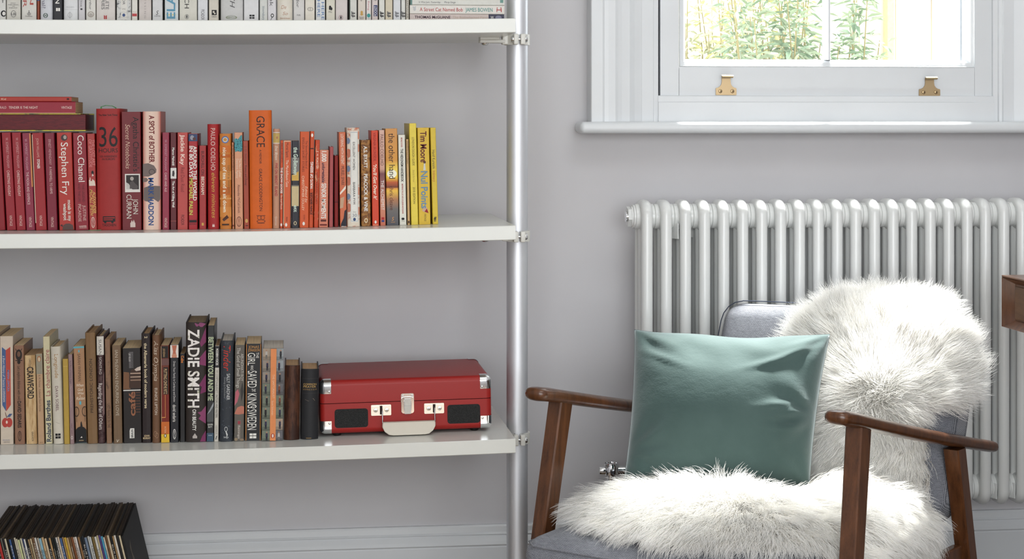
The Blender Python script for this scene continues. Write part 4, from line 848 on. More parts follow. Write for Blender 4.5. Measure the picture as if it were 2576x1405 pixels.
b1(525, 550, (206,198,184), 'cream book with a square black woodcut stamp', [('r',.3,.82,25,38,K_), ('e',.5,30,2.4,2.6,(206,198,184)), ('e',.62,34,2,2,(206,198,184)), ('t','ORION',.3,.82,42,3.6,GR,{'d':'H'})])
b1(555, 612, (200,198,196), 'widest grey white book with slanted capitals and green oval', [('t','FRENCH',-70,20,.52,12,GR,{'i':1}), ('e',.48,44,14,4.6,(120,130,96),.85), ('t','ABACUS',.28,.68,44,4.4,(120,130,96),{'d':'H'})], typ='h')
b1(613, 651, (214,212,212), 'white book with a black four square mark', [('r',.38,.53,37,41.5,K_), ('r',.56,.72,37,41.5,K_), ('r',.38,.53,43,47,K_), ('r',.56,.72,43,47,K_)])
b1(653, 673, (206,206,200), 'greyish white slim book with blurred vertical imprint', [('t','bloomsbury',16,50,.5,6,(110,124,134))])
b1(673, 695, (210,206,208), 'white book with dark hooked flourish at its foot', [('t','Link',-22,16,.45,8.5,GR), ('e',.55,39,4,5,K_,.6), ('p',[(.3,52),(.5,43),(.6,42),(.4,50)],K_)])
b1(697, 736, (214,206,192), 'glossy cream book with rust coloured script', [('t','De',.25,.6,18,9,(180,140,116),{'d':'H','i':1}), ('t','So',.35,.7,34,8,(180,140,116),{'d':'H','i':1}), ('t','Simon & Schuster',.2,.85,46,3.6,(176,120,90),{'d':'H'})], typ='h', mat=M((214,206,192), .25, .04))
b1(738, 766, (208,204,200), 'white book with four tiny grey capitals near its foot', [('t','Equador',-34,19,.4,7,GR), ('t','FUEL',.32,.68,38,3.4,GR,{'d':'H'})])
b1(767, 792, (218,210,196), 'cream book with a letter D in an oval', [('e',.55,23,7,5,GR,.85), ('t','D',.48,.62,23,5.6,GR,{'d':'H'})])
b1(794, 818, (216,216,214), 'white book with two columns of blue capitals', [('t','NEITHER HERE',-80,50,.76,7,(84,120,168)), ('t','NOR THERE',-60,43,.32,7,(84,120,168))])
b1(820, 843, (212,206,190), 'cream book with small black floral stamp', [('e',.45,18,3,4,K_), ('e',.58,22,3,4,K_), ('e',.4,22,2,3,K_), ('t','FIG',.3,.65,30,4.6,GR,{'d':'H'})])
b1(844, 874, (206,196,192), 'pinkish white book with a penguin in a rose oval', [('e',.45,44,5,6,(130,90,96),.82), ('e',.45,44,2,4,(60,50,54))])
FF = lambda c=GR: ('t','ff',28,44,.5,9,c,{'b':1,'d':'U'})
b1(879, 898, (206,204,196), 'white slim book with double f mark, left of the gold floret book', [FF(), ('r',0,.1,-20,48,(60,80,70))])
b1(900, 920, (210,200,188), 'cream book with a small gold floret', [('t','Jo',-10,3,.5,6,GR), ('e',.5,31,3,4,(190,150,80)), ('e',.5,36,3.6,3,(190,150,80)), ('t','Bantam',.2,.8,43,3,GR,{'d':'H'}), ('t','PRESS',.25,.75,47,2.6,GR,{'d':'H'})])
b1(921, 934, (218,212,206), 'slim white book with teal dot', [('t','Barbara Ewing',-30,26,.5,4.6,(190,120,130)), ('e',.5,39,4.4,5,(60,150,146)), ('t','15',.3,.7,47,2.6,GR,{'d':'H'})])
b1(935, 951, (206,192,188), 'slim pink white book with navy block', [('r',.3,.92,13,41,(48,58,106)), ('t','POCKET',15,40,.6,6,W_,{'d':'U'}), ('t','O',-6,2,.6,6,GR)])
b1(953, 968, (214,212,204), 'white slim book with double f mark, immediately right of the navy block', [FF((60,58,58))])
b1(969, 988, (206,194,170), 'tan cream slim book with double f mark', [FF()])
b1(989, 1008, (206,206,210), 'silvery slim book with double f mark', [FF((120,120,124))], mat=glx)
b1(1009, 1020, (212,210,204), 'thinnest white book with double f mark, near the flat white stack', [FF()])
b1(1021, 1029, (206,198,184), 'thin cream booklet touching the flat white stack', [('t','ELIZABETH GERMANIA',-60,46,.5,3.4,GR)])
z0 = shelf_z(0, P(1150,40,YS).x); zA = P(1150, 35.5, YS).z; zB = P(1150, 13, YS).z; zC = P(1150, -9, YS).z
GS = 'flat white stack at the right end of the upper shelf'
lying(1031, 1268, 35, 48, (206,190,184), 'p', .13, 'pinkish paperback lying at the bottom of the flat white stack',
   [('t','THOMAS McGUANE',1043,1133,.5,6.4,(60,34,52),{'b':1}), ('t','The Bushwhacked Piano',1139,1227,.5,6,(186,166,150)), ('r',0,1,1229,1268,(66,66,84)), ('e',.5,1254,5,8,(130,130,150)), ('t','W',1234,1242,.5,7,W_)], group=GS, zfix=(max(z0, shelf_z(0, P(1268,40,YS).x))+.0012, zA))
lying(1031, 1269, 13, 35, (222,216,208), 'p', .13, 'white paperback lying second in the flat stack, red and teal lettering',
   [('e',.55,1043,5,3.5,(190,190,190)), ('e',.75,1040,1.6,2.2,(190,190,190)), ('e',.78,1045,1.6,2.2,(190,190,190)), ('t','A Street Cat Named Bob',1056,1164,.5,9,(176,60,62)), ('t','JAMES BOWEN',1171,1239,.5,9.4,(70,140,134)), ('p',[(.25,1249),(.8,1250),(.8,1251.5),(.25,1250.5)],(176,56,56)), ('p',[(.25,1260),(.8,1259),(.8,1261),(.25,1262)],(176,56,56)), ('r',.46,.54,1249,1262,(176,56,56))], group=GS, zfix=(zA, zB))
lying(1033, 1269, -9, 12, (214,212,204), 'p', .13, 'white paperback topping the flat stack, with small grey title',
   [('t','It Was Just, Yesterday',1054,1108,.32,4.6,GR), ('t','Mirja Unge',1118,1146,.32,4.6,GR), ('r',0,1,1032,1037,(96,130,124)), ('r',.3,.75,1258,1266,(110,150,140))], group=GS, zfix=(zB, zC))
# ------------------------------------------------------------------ red portable record player case
def leather():
    t = NT('red_leatherette'); f = t.noise(t.coords(), 900, 3, .6)
    t.l(t.ramp(f, [(.3, (.27,.013,.011)), (.7, (.335,.018,.014))]), t.b.inputs['Base Color']); t.b.inputs['Roughness'].default_value = .42; t.b.inputs['Specular IOR Level'].default_value = .3
    t.bump(f, .25, .0004); return t.m
LEA = leather()
cyf = -.402
cxc = P(1023, 1050, cyf).x; czs = shelf_z(2, cxc)
slope = (shelf_z(2, cxc+.15) - shelf_z(2, cxc-.15))/.30
tilt = -atan2(slope, 1)
zb = P(1023, 1084.5, cyf).z
case = thing('portable_record_player', 'red suitcase record player with chrome corners and cream handle on lower shelf', 'record player', (cxc, cyf, zb), (0, tilt, 0))
def SL(u, v):
    p = P(u, v, cyf); dx, dz = p.x - cxc, p.z - zb
    return dx*cos(tilt) - dz*sin(tilt), dx*sin(tilt) + dz*cos(tilt)
hw = (SL(1239,1000)[0] - SL(807,1016)[0])/2; H = SL(1023,950.5)[1]; hs = SL(1023,1008)[1]; DP = .275
def cut(mb, planes, name, mat, parent, smooth=40, fill=True):
    me = mb.mesh(name, mat); bm = bmesh.new(); bm.from_mesh(me)
    for co, no in planes:
        g = bm.verts[:] + bm.edges[:] + bm.faces[:]
        r = bmesh.ops.bisect_plane(bm, geom=g, plane_co=co, plane_no=no, clear_outer=True)
        if fill:
            ed = [e for e in r['geom_cut'] if isinstance(e, bmesh.types.BMEdge)]
            if ed: bmesh.ops.contextual_create(bm, geom=ed)
    bm.to_mesh(me); bm.free(); sm(me, smooth); return obj(name, me, parent)
def shell(o=0.0): return MB().rbox(-hw-o, hw+o, -o, DP+o, -o, H+o, .0115+o, 6)
base = cut(shell(), [((0,0,hs-.0007), (0,0,1))], 'base', LEA, case)
lid = cut(shell(), [((0,0,hs+.0007), (0,0,-1))], 'lid', LEA, case)
MB().box(-hw+.003, hw-.003, .003, DP-.003, hs-.002, hs+.002).build('seam', M((60,8,10), .8), case)
CG = metal('corner_chrome', (0.80,0.81,0.82), 0.12)
for sx in (-1, 1):
    for (yy, sy) in ((0, -1), (DP, 1)):
        for (zz, sz) in ((0, -1), (H, 1)):
            par = lid if sz > 0 else base
            pl = [((sx*(hw-.0235),0,0), (-sx,0,0)), ((0,yy-sy*.0235,0), (0,-sy,0)), ((0,0,zz-sz*.027), (0,0,-sz))]
            c = cut(shell(.0009), pl, 'corner_guard', CG, par, fill=False)
            if sy < 0:
                r = MB(); r.lathe([(.0027,0),(.0024,-.0012),(.001,-.0018)], 12, 'y', (sx*(hw-.0195), -.0009, zz-sz*.0225)); r.build('rivet', STEEL, c, 40)
# speakers
def grille_mat():
    t = NT('speaker_grille'); v = t.n('ShaderNodeTexVoronoi'); v.inputs['Scale'].default_value = 620; t.l(t.coords(), v.inputs['Vector'])
    t.l(t.ramp(v.outputs['Distance'], [(.25, (.002,.002,.002)), (.6, (.016,.016,.015))]), t.b.inputs['Base Color']); t.b.inputs['Roughness'].default_value = .55; t.b.inputs['Specular IOR Level'].default_value = .2
    t.bump(v.outputs['Distance'], .6, .0006); return t.m
GRM = grille_mat()
for (u0, u1, v0, v1) in ((842,926,1027.5,1074.5), (1125.5,1208,1016.5,1063.5)):
    um, vm = (u0+u1)/2, (v0+v1)/2; cx_, cz_ = SL(um, vm); w2 = (SL(u1,vm)[0]-SL(u0,vm)[0])/2; h2 = (SL(um,v0)[1]-SL(um,v1)[1])/2
    sp_ = obj('speaker', None, base)
    poly = []
    for (qx, qz, a0) in ((1,1,0),(-1,1,90),(-1,-1,180),(1,-1,270)):
        for k in range(5):
            a = radians(a0 + 22.5*k); poly.append((cx_+qx*(w2-.006)+.006*cos(a), cz_+qz*(h2-.006)+.006*sin(a)))
    MB().prism(poly, -.0008, .004, 'y').build('speaker_rim', M((24,22,22), .5), sp_)
    MB().prism([(cx_+(x-cx_)*.96, cz_+(z-cz_)*.94) for x, z in poly], -.0016, .003, 'y').build('speaker_grille', GRM, sp_)
    if True:                                  # rows of round perforations
        pf = MB(); pf_cols, pf_rows = 26, 14
# latch
lx, lz0 = SL(1025.5, 1039.5); _, lz1 = SL(1025.5, 988.5); lw = .0133
la = obj('latch', None, case)
def rrect(cx, cz, w2, h2, r, n=4):
    return [(cx+qx*(w2-r)+r*cos(radians(a0+90*k/n)), cz+qz*(h2-r)+r*sin(radians(a0+90*k/n))) for (qx,qz,a0) in ((1,1,0),(-1,1,90),(-1,-1,180),(1,-1,270)) for k in range(n+1)]
zc_ = (lz0+lz1)/2; h2 = (lz1-lz0)/2
MB().prism(rrect(lx, lz1-.010, lw, .010, .003), -.0018, 0, 'y').build('latch_plate', CG, la)
MB().prism(rrect(lx, zc_-.003, lw*.98, h2-.004, .005), -.0035, 0, 'y').build('latch_body', CHROME, la)
MB().prism(rrect(lx, zc_-.004, lw*.62, h2-.010, .003), -.0046, 0, 'y').build('latch_recess_shade', metal('latch_shadow', (.35,.35,.36), .2), la)  # raised plate, its dark colour stands in for the recess shadow
MB().prism(rrect(lx, zc_+.0035, lw*.5, .0072, .001), -.0062, 0, 'y').build('hasp', M((206,202,194), .35), la)
MB().prism(rrect(lx, zc_-.0125, lw*.5, .0082, .001), -.0062, 0, 'y').build('hasp', M((206,202,194), .35), la)
for sx in (-1, 1):
    r = MB(); r.lathe([(.0022,-.0018),(.0020,-.0030),(.0008,-.0036)], 12, 'y', (lx+sx*.0095, 0, lz1-.0045)); r.build('rivet', STEEL, la, 40)
# handle and its two brackets
hd = obj('handle', None, case)
NICK = metal('warm_nickel', (.78,.74,.66), .22)
for (u0, u1, v0, v1, uw) in ((933.5,984,1017,1044,961.5), (1067,1117,1013,1039,1093)):
    um, vm = (u0+u1)/2, (v0+v1)/2; cx_, cz_ = SL(um, vm); w2 = (SL(u1,vm)[0]-SL(u0,vm)[0])/2; h2 = (SL(um,v0)[1]-SL(um,v1)[1])/2
    bk = obj('handle_bracket', None, case)
    MB().prism(rrect(cx_, cz_, w2, h2, .002), -.0016, 0, 'y').build('bracket_plate', NICK, bk)
    MB().prism(rrect(cx_-w2*.52, cz_, w2*.36, h2*.78, .0012), -.0026, 0, 'y').build('bracket_pad', NICK, bk)
    MB().prism(rrect(cx_+w2*.52, cz_, w2*.36, h2*.78, .0012), -.0026, 0, 'y').build('bracket_pad', NICK, bk)
    MB().box(cx_-w2*.13, cx_+w2*.13, -.0019, 0, cz_-h2*.8, cz_+h2*.8).build('bracket_slot', M((40,24,20), .6), bk)
    for sx in (-1, 1):
        r = MB(); r.lathe([(.0046,-.0024),(.0040,-.0040),(.0015,-.0046)], 14, 'y', (cx_+sx*w2*.55, 0, cz_)); sc_ = r.build('screw', NICK, bk, 40)
        k = MB(); k.box(cx_+sx*w2*.55-.0022, cx_+sx*w2*.55+.0022, -.0049, -.0044, cz_-.0004, cz_+.0004).box(cx_+sx*w2*.55-.0004, cx_+sx*w2*.55+.0004, -.0049, -.0044, cz_-.0022, cz_+.0022); k.build('screw_slot', M((50,46,42), .6), sc_)
    xw, zt_ = SL(uw, (v0+v1)/2+1); zbw = SL(uw, 1066)[1]
    MB().tube([(xw, -.001, zt_+.003), (xw, -.006, zt_), (xw, -.009, zt_-.006), (xw, -.0115, zbw)], .0013, 8).build('wire_loop', CHROME, hd, 40)
hx0, hz1 = SL(960.5, 1058); hx1, _ = SL(1094, 1055); hz0 = SL(1028, 1090)[1]; hz1 = SL(1028, 1056)[1]
hh2 = hz1 - hz0; wd = hx1 - hx0
hp = [(hx0+.001, hz1), (hx0, hz1-.004), (hx0, hz0+hh2*.62), (hx0+.0045, hz0+hh2*.30), (hx0+.013, hz0+.0015), (hx0+.022, hz0), (hx1-.022, hz0), (hx1-.013, hz0+.0015), (hx1-.0045, hz0+hh2*.30), (hx1, hz0+hh2*.62), (hx1, hz1-.004), (hx1-.001, hz1)]
m = MB(); cxh, czh = (hx0+hx1)/2, (hz0+hz1)/2; layers = [(-.019, .93), (-.0175, .98), (-.015, 1.0), (-.009, 1.0), (-.0065, .97)]
vs_ = [(cxh+(x-cxh)*(1-(1-s_)*.35), y, czh+(z-czh)*s_) for (y, s_) in layers for x, z in hp]; n = len(hp); fs = [tuple(reversed(range(n))), tuple((len(layers)-1)*n+k for k in range(n))]
for i in range(len(layers)-1):
    for k in range(n): fs.append((i*n+k, i*n+(k+1)%n, (i+1)*n+(k+1)%n, (i+1)*n+k))
m.add(vs_, fs).build('handle_grip', gloss_white('cream_plastic', (.60,.55,.46), .38), hd, 35)
fh = zb - czs
for (fx, fy) in ((-hw+.035,.022), (hw-.035,.022), (-hw+.035,DP-.03), (hw-.035,DP-.03)):
    zz = shelf_z(2, cxc+fx) - zb + fx*sin(tilt) + .0004
    m = MB(); m.lathe([(.0085, .002),(.0085, min(zz,-.001)+.0015),(.0075, min(zz,-.001))], 16, 'z', (fx, fy, 0)); m.build('foot', M((24,22,22), .6), base, 40)

# ------------------------------------------------------------------ row of record sleeves on the floor
RYF = -.40; RB = radians(-13.2); SLV = .314
ORD = lambda n: '%d%s' % (n, 'th' if 10 <= n % 100 <= 20 else {1:'st',2:'nd',3:'rd'}.get(n % 10, 'th'))
pt = P(309, 1338, RYF)
xtop = pt.x
pal = [('black',(28,28,28)),('cream',(206,190,160)),('black',(34,32,30)),('white',(214,206,192)),('tan',(170,134,90)),('black',(30,30,30)),('cream',(196,178,150)),('brown',(110,76,48)),('cream',(206,196,176)),('blue',(76,150,180)),('purple',(84,66,120)),('cream',(196,180,140)),('white',(206,204,196)),
       ('olive',(116,96,54)),('white',(206,208,206)),('white',(206,206,200)),('blue grey',(110,124,144)),('black',(32,36,40)),('black',(34,38,40)),('tan',(150,112,76)),('white',(214,206,200)),('cream',(206,190,176)),('brown',(126,78,48)),('brown',(110,84,58)),('tan',(176,146,104)),('yellow',(206,166,60)),('tan',(170,136,96)),('blue',(70,96,140)),('cream',(206,186,160)),
       ('white',(206,200,194)),('black',(34,40,42)),('black',(30,34,34)),('tan',(176,140,96)),('black',(34,34,32)),('cream',(206,186,156)),('tan',(186,156,116)),('pale blue',(136,176,190)),('cream',(206,190,170)),('white',(206,200,192)),('brown',(120,88,60)),('cream',(206,186,150)),('tan',(170,140,100)),('black',(32,30,30)),('white',(214,212,206)),('navy',(60,70,110)),('cream',(206,200,176)),
       ('pale green',(200,204,150)),('cream',(206,196,170)),('white',(206,196,176)),('black',(30,30,34)),('blue',(60,90,140)),('black',(32,32,32)),('cream',(196,186,160)),('black',(36,34,34)),('grey',(120,116,110)),('red',(176,50,46)),('black',(34,30,30)),('cream',(190,170,140)),('black',(30,30,30)),('tan',(160,130,96)),('black',(34,32,32)),('cream',(200,180,150)),('black',(30,30,30)),('white',(206,200,190)),('tan',(166,136,100)),('black',(30,30,30)),('cream',(196,180,150)),('black',(34,32,30))]
tops = [(64,56,46),(80,68,54),(52,50,44),(104,88,68),(72,62,50),(46,46,42),(124,106,84)]
rrr = random.Random(3)
WORDS = ['BLUE NOTE','LIVE AT','SOUL','BEST OF','VOLUME 1','GREATEST HITS','THE SOUND','NIGHTS','SIDE TWO','MELODY']
x = xtop; n = 0; cb, sb = cos(RB), sin(RB)
while True:
    th = .0046 if n == 0 else rrr.uniform(.0031, .0052)
    if n >= len(pal) or P(-34, 1345, RYF).x > x: break
    colname, col = pal[n]; h = SLV + rrr.uniform(-.002, .002); dy = rrr.uniform(-.004, .004)
    # base point of the sleeve: top edge centre is at (x - th/2)
    xt = x - th/2/cb
    xb_ = xt - SLV*sb
    zb0 = abs(th/2*sb) + .0002
    lab = ('plain black record sleeve closing the right end of the floor row' if n == 0 else
           'record sleeve with %s spine, %s from the black end sleeve' % (colname, ORD(n)))
    o = thing('record_sleeve', lab, 'record', (xb_, RYF+dy, zb0), (0, RB, 0), 'record sleeves leaning in a row on the floor')
    tc = (14,14,13) if n == 0 else rrr.choice(tops)
    MB().box(-th/2+.0001, th/2-.0001, .0006, .313, 0, h).build('sleeve', M(tc, .6, .15), o)
    m = MB(); q = th/2-.0001
    m.prism([(-q,.0006),(-q*.7,-.0002),(0,-.0005),(q*.7,-.0002),(q,.0006)], .0005, h-.0005, 'z'); m.build('spine', M(col if n else (26,26,24), .55, .12), o)
    if n and rrr.random() < .5:
        wd_ = rrr.choice(WORDS); lum = sum(col)/3; Lh = rrr.uniform(.03, .05); z1_ = h - rrr.uniform(.012, .03)
        co, fs = fit(wd_, Lh, th*.5); vs_ = [(float(b), -.0007, float(z1_-a)) for a, b in co]
        me = bpy.data.meshes.new('spine_lettering'); me.from_pydata(vs_, [], fs); me.update(); me.materials.append(M((40,36,34) if lum > 120 else (206,200,190), .6, 0)); obj('spine_lettering', me, o)
    if n == 0:
        sc = MB(); sc.add([(th/2+.00005, .06, .275),(th/2+.00005, .085, .285),(th/2+.00005, .075, .26),(th/2+.00005, .09, .245),(th/2+.00005, .07, .22),(th/2+.00005, .065, .25)], [(0,1,2,3,4,5)])
        sc.build('scuff_mark', M((120,112,104), .8), o)
    x -= th/cb + .0002; n += 1

# ------------------------------------------------------------------ desk end at the right frame edge
A = Q(2519, 691, 3.75); dz0 = Q(2521, 821, 3.75).z
desk = thing('writing_desk', 'brown wooden desk corner with framed drawer at the right edge', 'desk', (A.x, A.y, 0))
dt, db, DL, DW = A.z, dz0, 1.2, XR_ - A.x - .01
m = MB(); m.box(.018, DW, -DL, 0, db+.004, dt-.004); m.build('carcass', DESKW, desk)
MB().rbox(.0, DW, -DL, .0, dt-.004, dt, .0015, 2).build('desk_top', DESKW, desk)
def frame(y0, y1):
    o_ = [(y0, db), (y1, db), (y1, dt-.0041), (y0, dt-.0041)]; wl, wt = .033, .0165
    i_ = [(y0-wl, db+wt), (y1+wl, db+wt), (y1+wl, dt-wt), (y0-wl, dt-wt)]
    m = MB(); vs_ = [(.0, y, z) for y, z in o_] + [(.0018, y*1.0 + (i_[k][0]-o_[k][0])*.06, z + (i_[k][1]-o_[k][1])*.06) for k, (y, z) in enumerate(o_)] + [(.017, y, z) for y, z in i_] + [(.030, y, z) for y, z in i_]
    vs_ = [(.003, y, z) for y, z in o_] + [(.0, y + (i_[k][0]-o_[k][0])*.05, z + (i_[k][1]-o_[k][1])*.05) for k, (y, z) in enumerate(o_)] + vs_[8:]
    fs = []
    for a in range(3):
        for k in range(4): fs.append((a*4+k, a*4+(k+1)%4, (a+1)*4+(k+1)%4, (a+1)*4+k))
    for k in range(4): pass
    m.add(vs_, fs)
    bk = [(.030, y, z) for y, z in o_]
    m.add([(.003, y, z) for y, z in o_] + bk, [(k, (k+1)%4, 4+(k+1)%4, 4+k) for k in range(4)])
    m.build('drawer_frame', wood_mat('teak_frame', (.075,.027,.010), (.16,.062,.025), .35, (10,10,2)), desk)
    MB().rbox(.014, .03, y1+wl+.001, y0-wl-.0035, db+wt+.0035, dt-wt-.0045, .001, 1).build('drawer_front', wood_mat('teak_drawer', (.12,.055,.022), (.19,.092,.04), .5, (10,1.5,14)), desk)
frame(0, -.6); frame(-.6, -1.2)
for (lx_, ly) in ((.26,-.12), (.26,-DL+.12), (DW-.06,-.12), (DW-.06,-DL+.12)):
    m = MB(); m.tube([(lx_, ly, db+.004), (lx_, ly, 0)], [.022, .013], 14); m.build('leg', DESKW, desk, 40)

# ------------------------------------------------------------------ garden beyond the window
struct('floor_patio', MB().box(-6, 9, .12, 9, -.2, -.05), M((200,194,180), .9))
fence = thing('garden_fence', 'pale timber board fence in the garden outside the window', 'fence', (0, 2.7, -.05))
fxa, fxb = P(1650, 100, 2.7).x, P(2760, 100, 2.7).x
bw = .148; bm_ = MB(); bm_.rbox(-bw/2+.002, bw/2-.002, 0, .02, 0, 2.3, .003, 1); brd = bm_.mesh('fence_board', M((236,224,200), .8, .05, scale=12))
xx = fxa; 
while xx < fxb:
    o = obj('fence_board', brd, fence); o.location = (xx, rrr.uniform(-.004,.004), 0); xx += bw
for u in (2241, 2700):
    p = P(u, 80, 2.65); m = MB(); m.rbox(-.014, .014, -.05, .0, 0, 2.35, .004, 1); o = m.build('fence_post', M((206,182,146), .8, .1), fence); o.location = (p.x, -.001, 0)
MB().rbox(fxa, fxb, .02, .06, .5, .6, .004, 1).build('fence_rail', M((214,180,130), .8), fence); MB().rbox(fxa, fxb, .02, .06, 1.7, 1.8, .004, 1).build('fence_rail', M((214,180,130), .8), fence)
def shrub(name, label, u0, u1, y, zmax, nst, nleaf, cols, seed, dens):
    r = random.Random(seed); xa, xb2 = P(u0, 100, y).x, P(u1, 100, y).x
    t = thing(name, label, 'shrub', ((xa+xb2)/2, y, -.05)); xm_ = (xa+xb2)/2
    stems = []; st = MB()
    for i in range(nst):
        bx = r.uniform(xa, xb2)-xm_; by = r.uniform(-.12,.18); h = r.uniform(.75,1)*zmax; lean = (r.uniform(-.16,.16), r.uniform(-.1,.1))
        pts = [(bx+lean[0]*k/5*(1+.3*k/5)+r.uniform(-.01,.01), by+lean[1]*k/5, h*k/5) for k in range(6)]
        stems.append(pts); st.tube(pts, [.006,.005,.0045,.004,.003,.0015], 5)
    st.build('stems', M((150,140,100), .8), t)
    mats = [M(c, .45, .1) for c in cols]
    for ci, mt in enumerate(mats):
        vs_ = []; fs = []
        for i in range(nleaf//len(mats)):
            s_ = r.choice(stems); k = r.uniform(2.2, 5) if dens else r.uniform(1.5, 5); j = min(int(k), 4); f = k-j
            p = Vector(s_[j]).lerp(Vector(s_[j+1]), f); a = r.uniform(0, 2*pi); el = r.uniform(-.5,.9); L = r.uniform(.03,.062); wv = L*r.uniform(.11,.18)
            d = Vector((cos(a)*cos(el), sin(a)*cos(el), sin(el))); sd = d.cross(Vector((r.uniform(-.4,.4),r.uniform(-.4,.4),1))).normalized(); nn = sd.cross(d)
            p = p + d*r.uniform(0,.05)
            o0 = len(vs_); dr = Vector((0,0,-.012))
            for q in (p, p+d*L*.4+sd*wv+nn*.002, p+d*L*.75+sd*wv*.7+dr*.4, p+d*L+dr, p+d*L*.75-sd*wv*.7+dr*.4, p+d*L*.4-sd*wv+nn*.002): vs_.append(tuple(q))
            fs += [(o0,o0+1,o0+2,o0+3),(o0,o0+3,o0+4,o0+5)]
        me = bpy.data.meshes.new('foliage'); me.from_pydata(vs_, [], fs); me.update(); me.materials.append(mt); o = obj('foliage', me, t); o['kind'] = 'stuff'
shrub('garden_shrub', 'leafy green shrub outside the window, behind the glazing bar', 1930, 2120, 1.2, 1.75, 34, 5200, [(150,166,140),(172,184,160),(126,148,122)], 4, True)
shrub('garden_shrub', 'pale yellowish shrub outside the window at the left pane', 1700, 1930, 2.1, 1.85, 34, 4200, [(196,196,138),(186,190,160),(196,198,172)], 9, True)
# ------------------------------------------------------------------ armchair
TH_ = radians(37); ox, od = .3114, 3.3296
OX, OY = ox*CA + od*SA, CAM.y - ox*SA + od*CA
CROT = -(TH_ + YAW)
def fabric():
    t = NT('grey_blue_woven_fabric'); v = t.coords((1,1,1))
    w1 = t.n('ShaderNodeTexWave'); w1.bands_direction = 'X'; w1.inputs['Scale'].default_value = 190; w1.inputs['Distortion'].default_value = 1.2; w1.inputs['Detail'].default_value = 1; w1.inputs['Detail Scale'].default_value = 6
    w2 = t.n('ShaderNodeTexWave'); w2.bands_direction = 'DIAGONAL'; w2.inputs['Scale'].default_value = 150; w2.inputs['Distortion'].default_value = 1.5; w2.inputs['Detail'].default_value = 1
    t.l(v, w1.inputs['Vector']); t.l(v, w2.inputs['Vector'])
    mu = t.n('ShaderNodeMath', operation='MULTIPLY'); t.l(w1.outputs['Fac'], mu.inputs[0]); t.l(w2.outputs['Fac'], mu.inputs[1])
    nz = t.noise(t.coords((1, 1, 6)), 95, 4, .7)
    mx = t.n('ShaderNodeMath', operation='MULTIPLY_ADD'); t.l(nz, mx.inputs[0]); mx.inputs[1].default_value = .75; t.l(mu.outputs[0], mx.inputs[2])
    t.l(t.ramp(mx.outputs[0], [(.25, (.06,.066,.08)), (.55, (.175,.183,.21)), (.95, (.40,.41,.445))]), t.b.inputs['Base Color'])
    t.b.inputs['Roughness'].default_value = .95; t.b.inputs['Specular IOR Level'].default_value = .05; t.b.inputs['Sheen Weight'].default_value = .15; t.b.inputs['Sheen Roughness'].default_value = .5
    t.bump(mx.outputs[0], .5, .0007); return t.m
FAB = fabric(); PIPE = M((70,76,92), .9)
chair = thing('armchair', 'dark wood framed armchair with grey woven cushions beside the radiator', 'armchair', (OX, OY, 0), (0, 0, CROT))
ARMZ, DROP = .630, .145
def arm(x, y0, L, z0, drop):
    m = MB(); k = 16; vs_ = []; fs = []
    ts = [0, .003, .008, .015, .022, .03, .08, .16, .26, .38, .5, .62, .74, .86, .95, .98, .985, .99, .995, 1.0]; n = len(ts)-1
    for i in range(n+1):
        t = ts[i]; y = y0 + L*t
        e = 1.0
        if t < .03: e = sqrt(max(0, 1-(1-t/.03)**2))
        if t > .98: e = sqrt(max(0, 1-((t-.98)/.02)**2))
        wv = (.0260 - .005*t)*(.30+.70*e); hv = (.0142 - .002*t)*(.35+.65*e)
        z = z0 - drop*(t + .10*t*(1-t)) - .004*(1-min(1,t/.08))**2
        for j in range(k):
            a = 2*pi*j/k; c, s_ = cos(a), sin(a)
            vs_.append((x + wv*math.copysign(abs(c)**.75, c), y, z + hv*math.copysign(abs(s_)**.8, s_)))
    for i in range(n):
        for j in range(k): fs.append((i*k+j, i*k+(j+1)%k, (i+1)*k+(j+1)%k, (i+1)*k+j))
    fs.append(tuple(reversed(range(k)))); fs.append(tuple(n*k+j for j in range(k)))
    m.add(vs_, fs).build('armrest', WOOD, chair, 60)
def leg(top, bot, w0, d0, w1, d1):
    m = MB(); vs_ = []
    b = .15
    for (p, w, d) in ((top, w0, d0), (bot, w1, d1)):
        for (a, c) in ((-1+b,-1),(1-b,-1),(1,-1+b),(1,1-b),(1-b,1),(-1+b,1),(-1,1-b),(-1,-1+b)): vs_.append((p[0]+a*w/2, p[1]+c*d/2, p[2]))
    fs = [tuple(reversed(range(8))), tuple(range(8,16))] + [(k,(k+1)%8,8+(k+1)%8,8+k) for k in range(8)]
    m.add(vs_, fs).build('leg', WOOD, chair)
for (sx, y0, L, z0, drp, oy) in ((-1, -.035, .655, ARMZ-.012, .128, 0), (1, .004, .712, ARMZ, .158, 0)):
    x = .315*sx
    arm(x, y0, L, z0, drp)
    zf = z0 - drp*.14 - .008; zr = z0 - drp*.80 - .008
    leg((x, .098+y0, zf), (x+.019*sx, .098+y0-.19*zf, 0), .033, .043, .030, .036)
    rb_ = .528 if sx > 0 else .50
    leg((x, rb_, zr), (x+.010*sx, rb_+(.22 if sx > 0 else .12)*zr, 0), .033, .040, .028, .034)
    MB().rbox(x-.010-.002*sx, x+.010-.002*sx, .06, rb_+.02, .245, .30, .004, 2).build('side_rail', WOOD, chair)
MB().rbox(-.31, .31, .045, .065, .235, .29, .004, 2).build('front_rail', WOOD, chair)
MB().rbox(-.31, .31, .50, .52, .215, .27, .004, 2).build('back_rail', WOOD, chair)
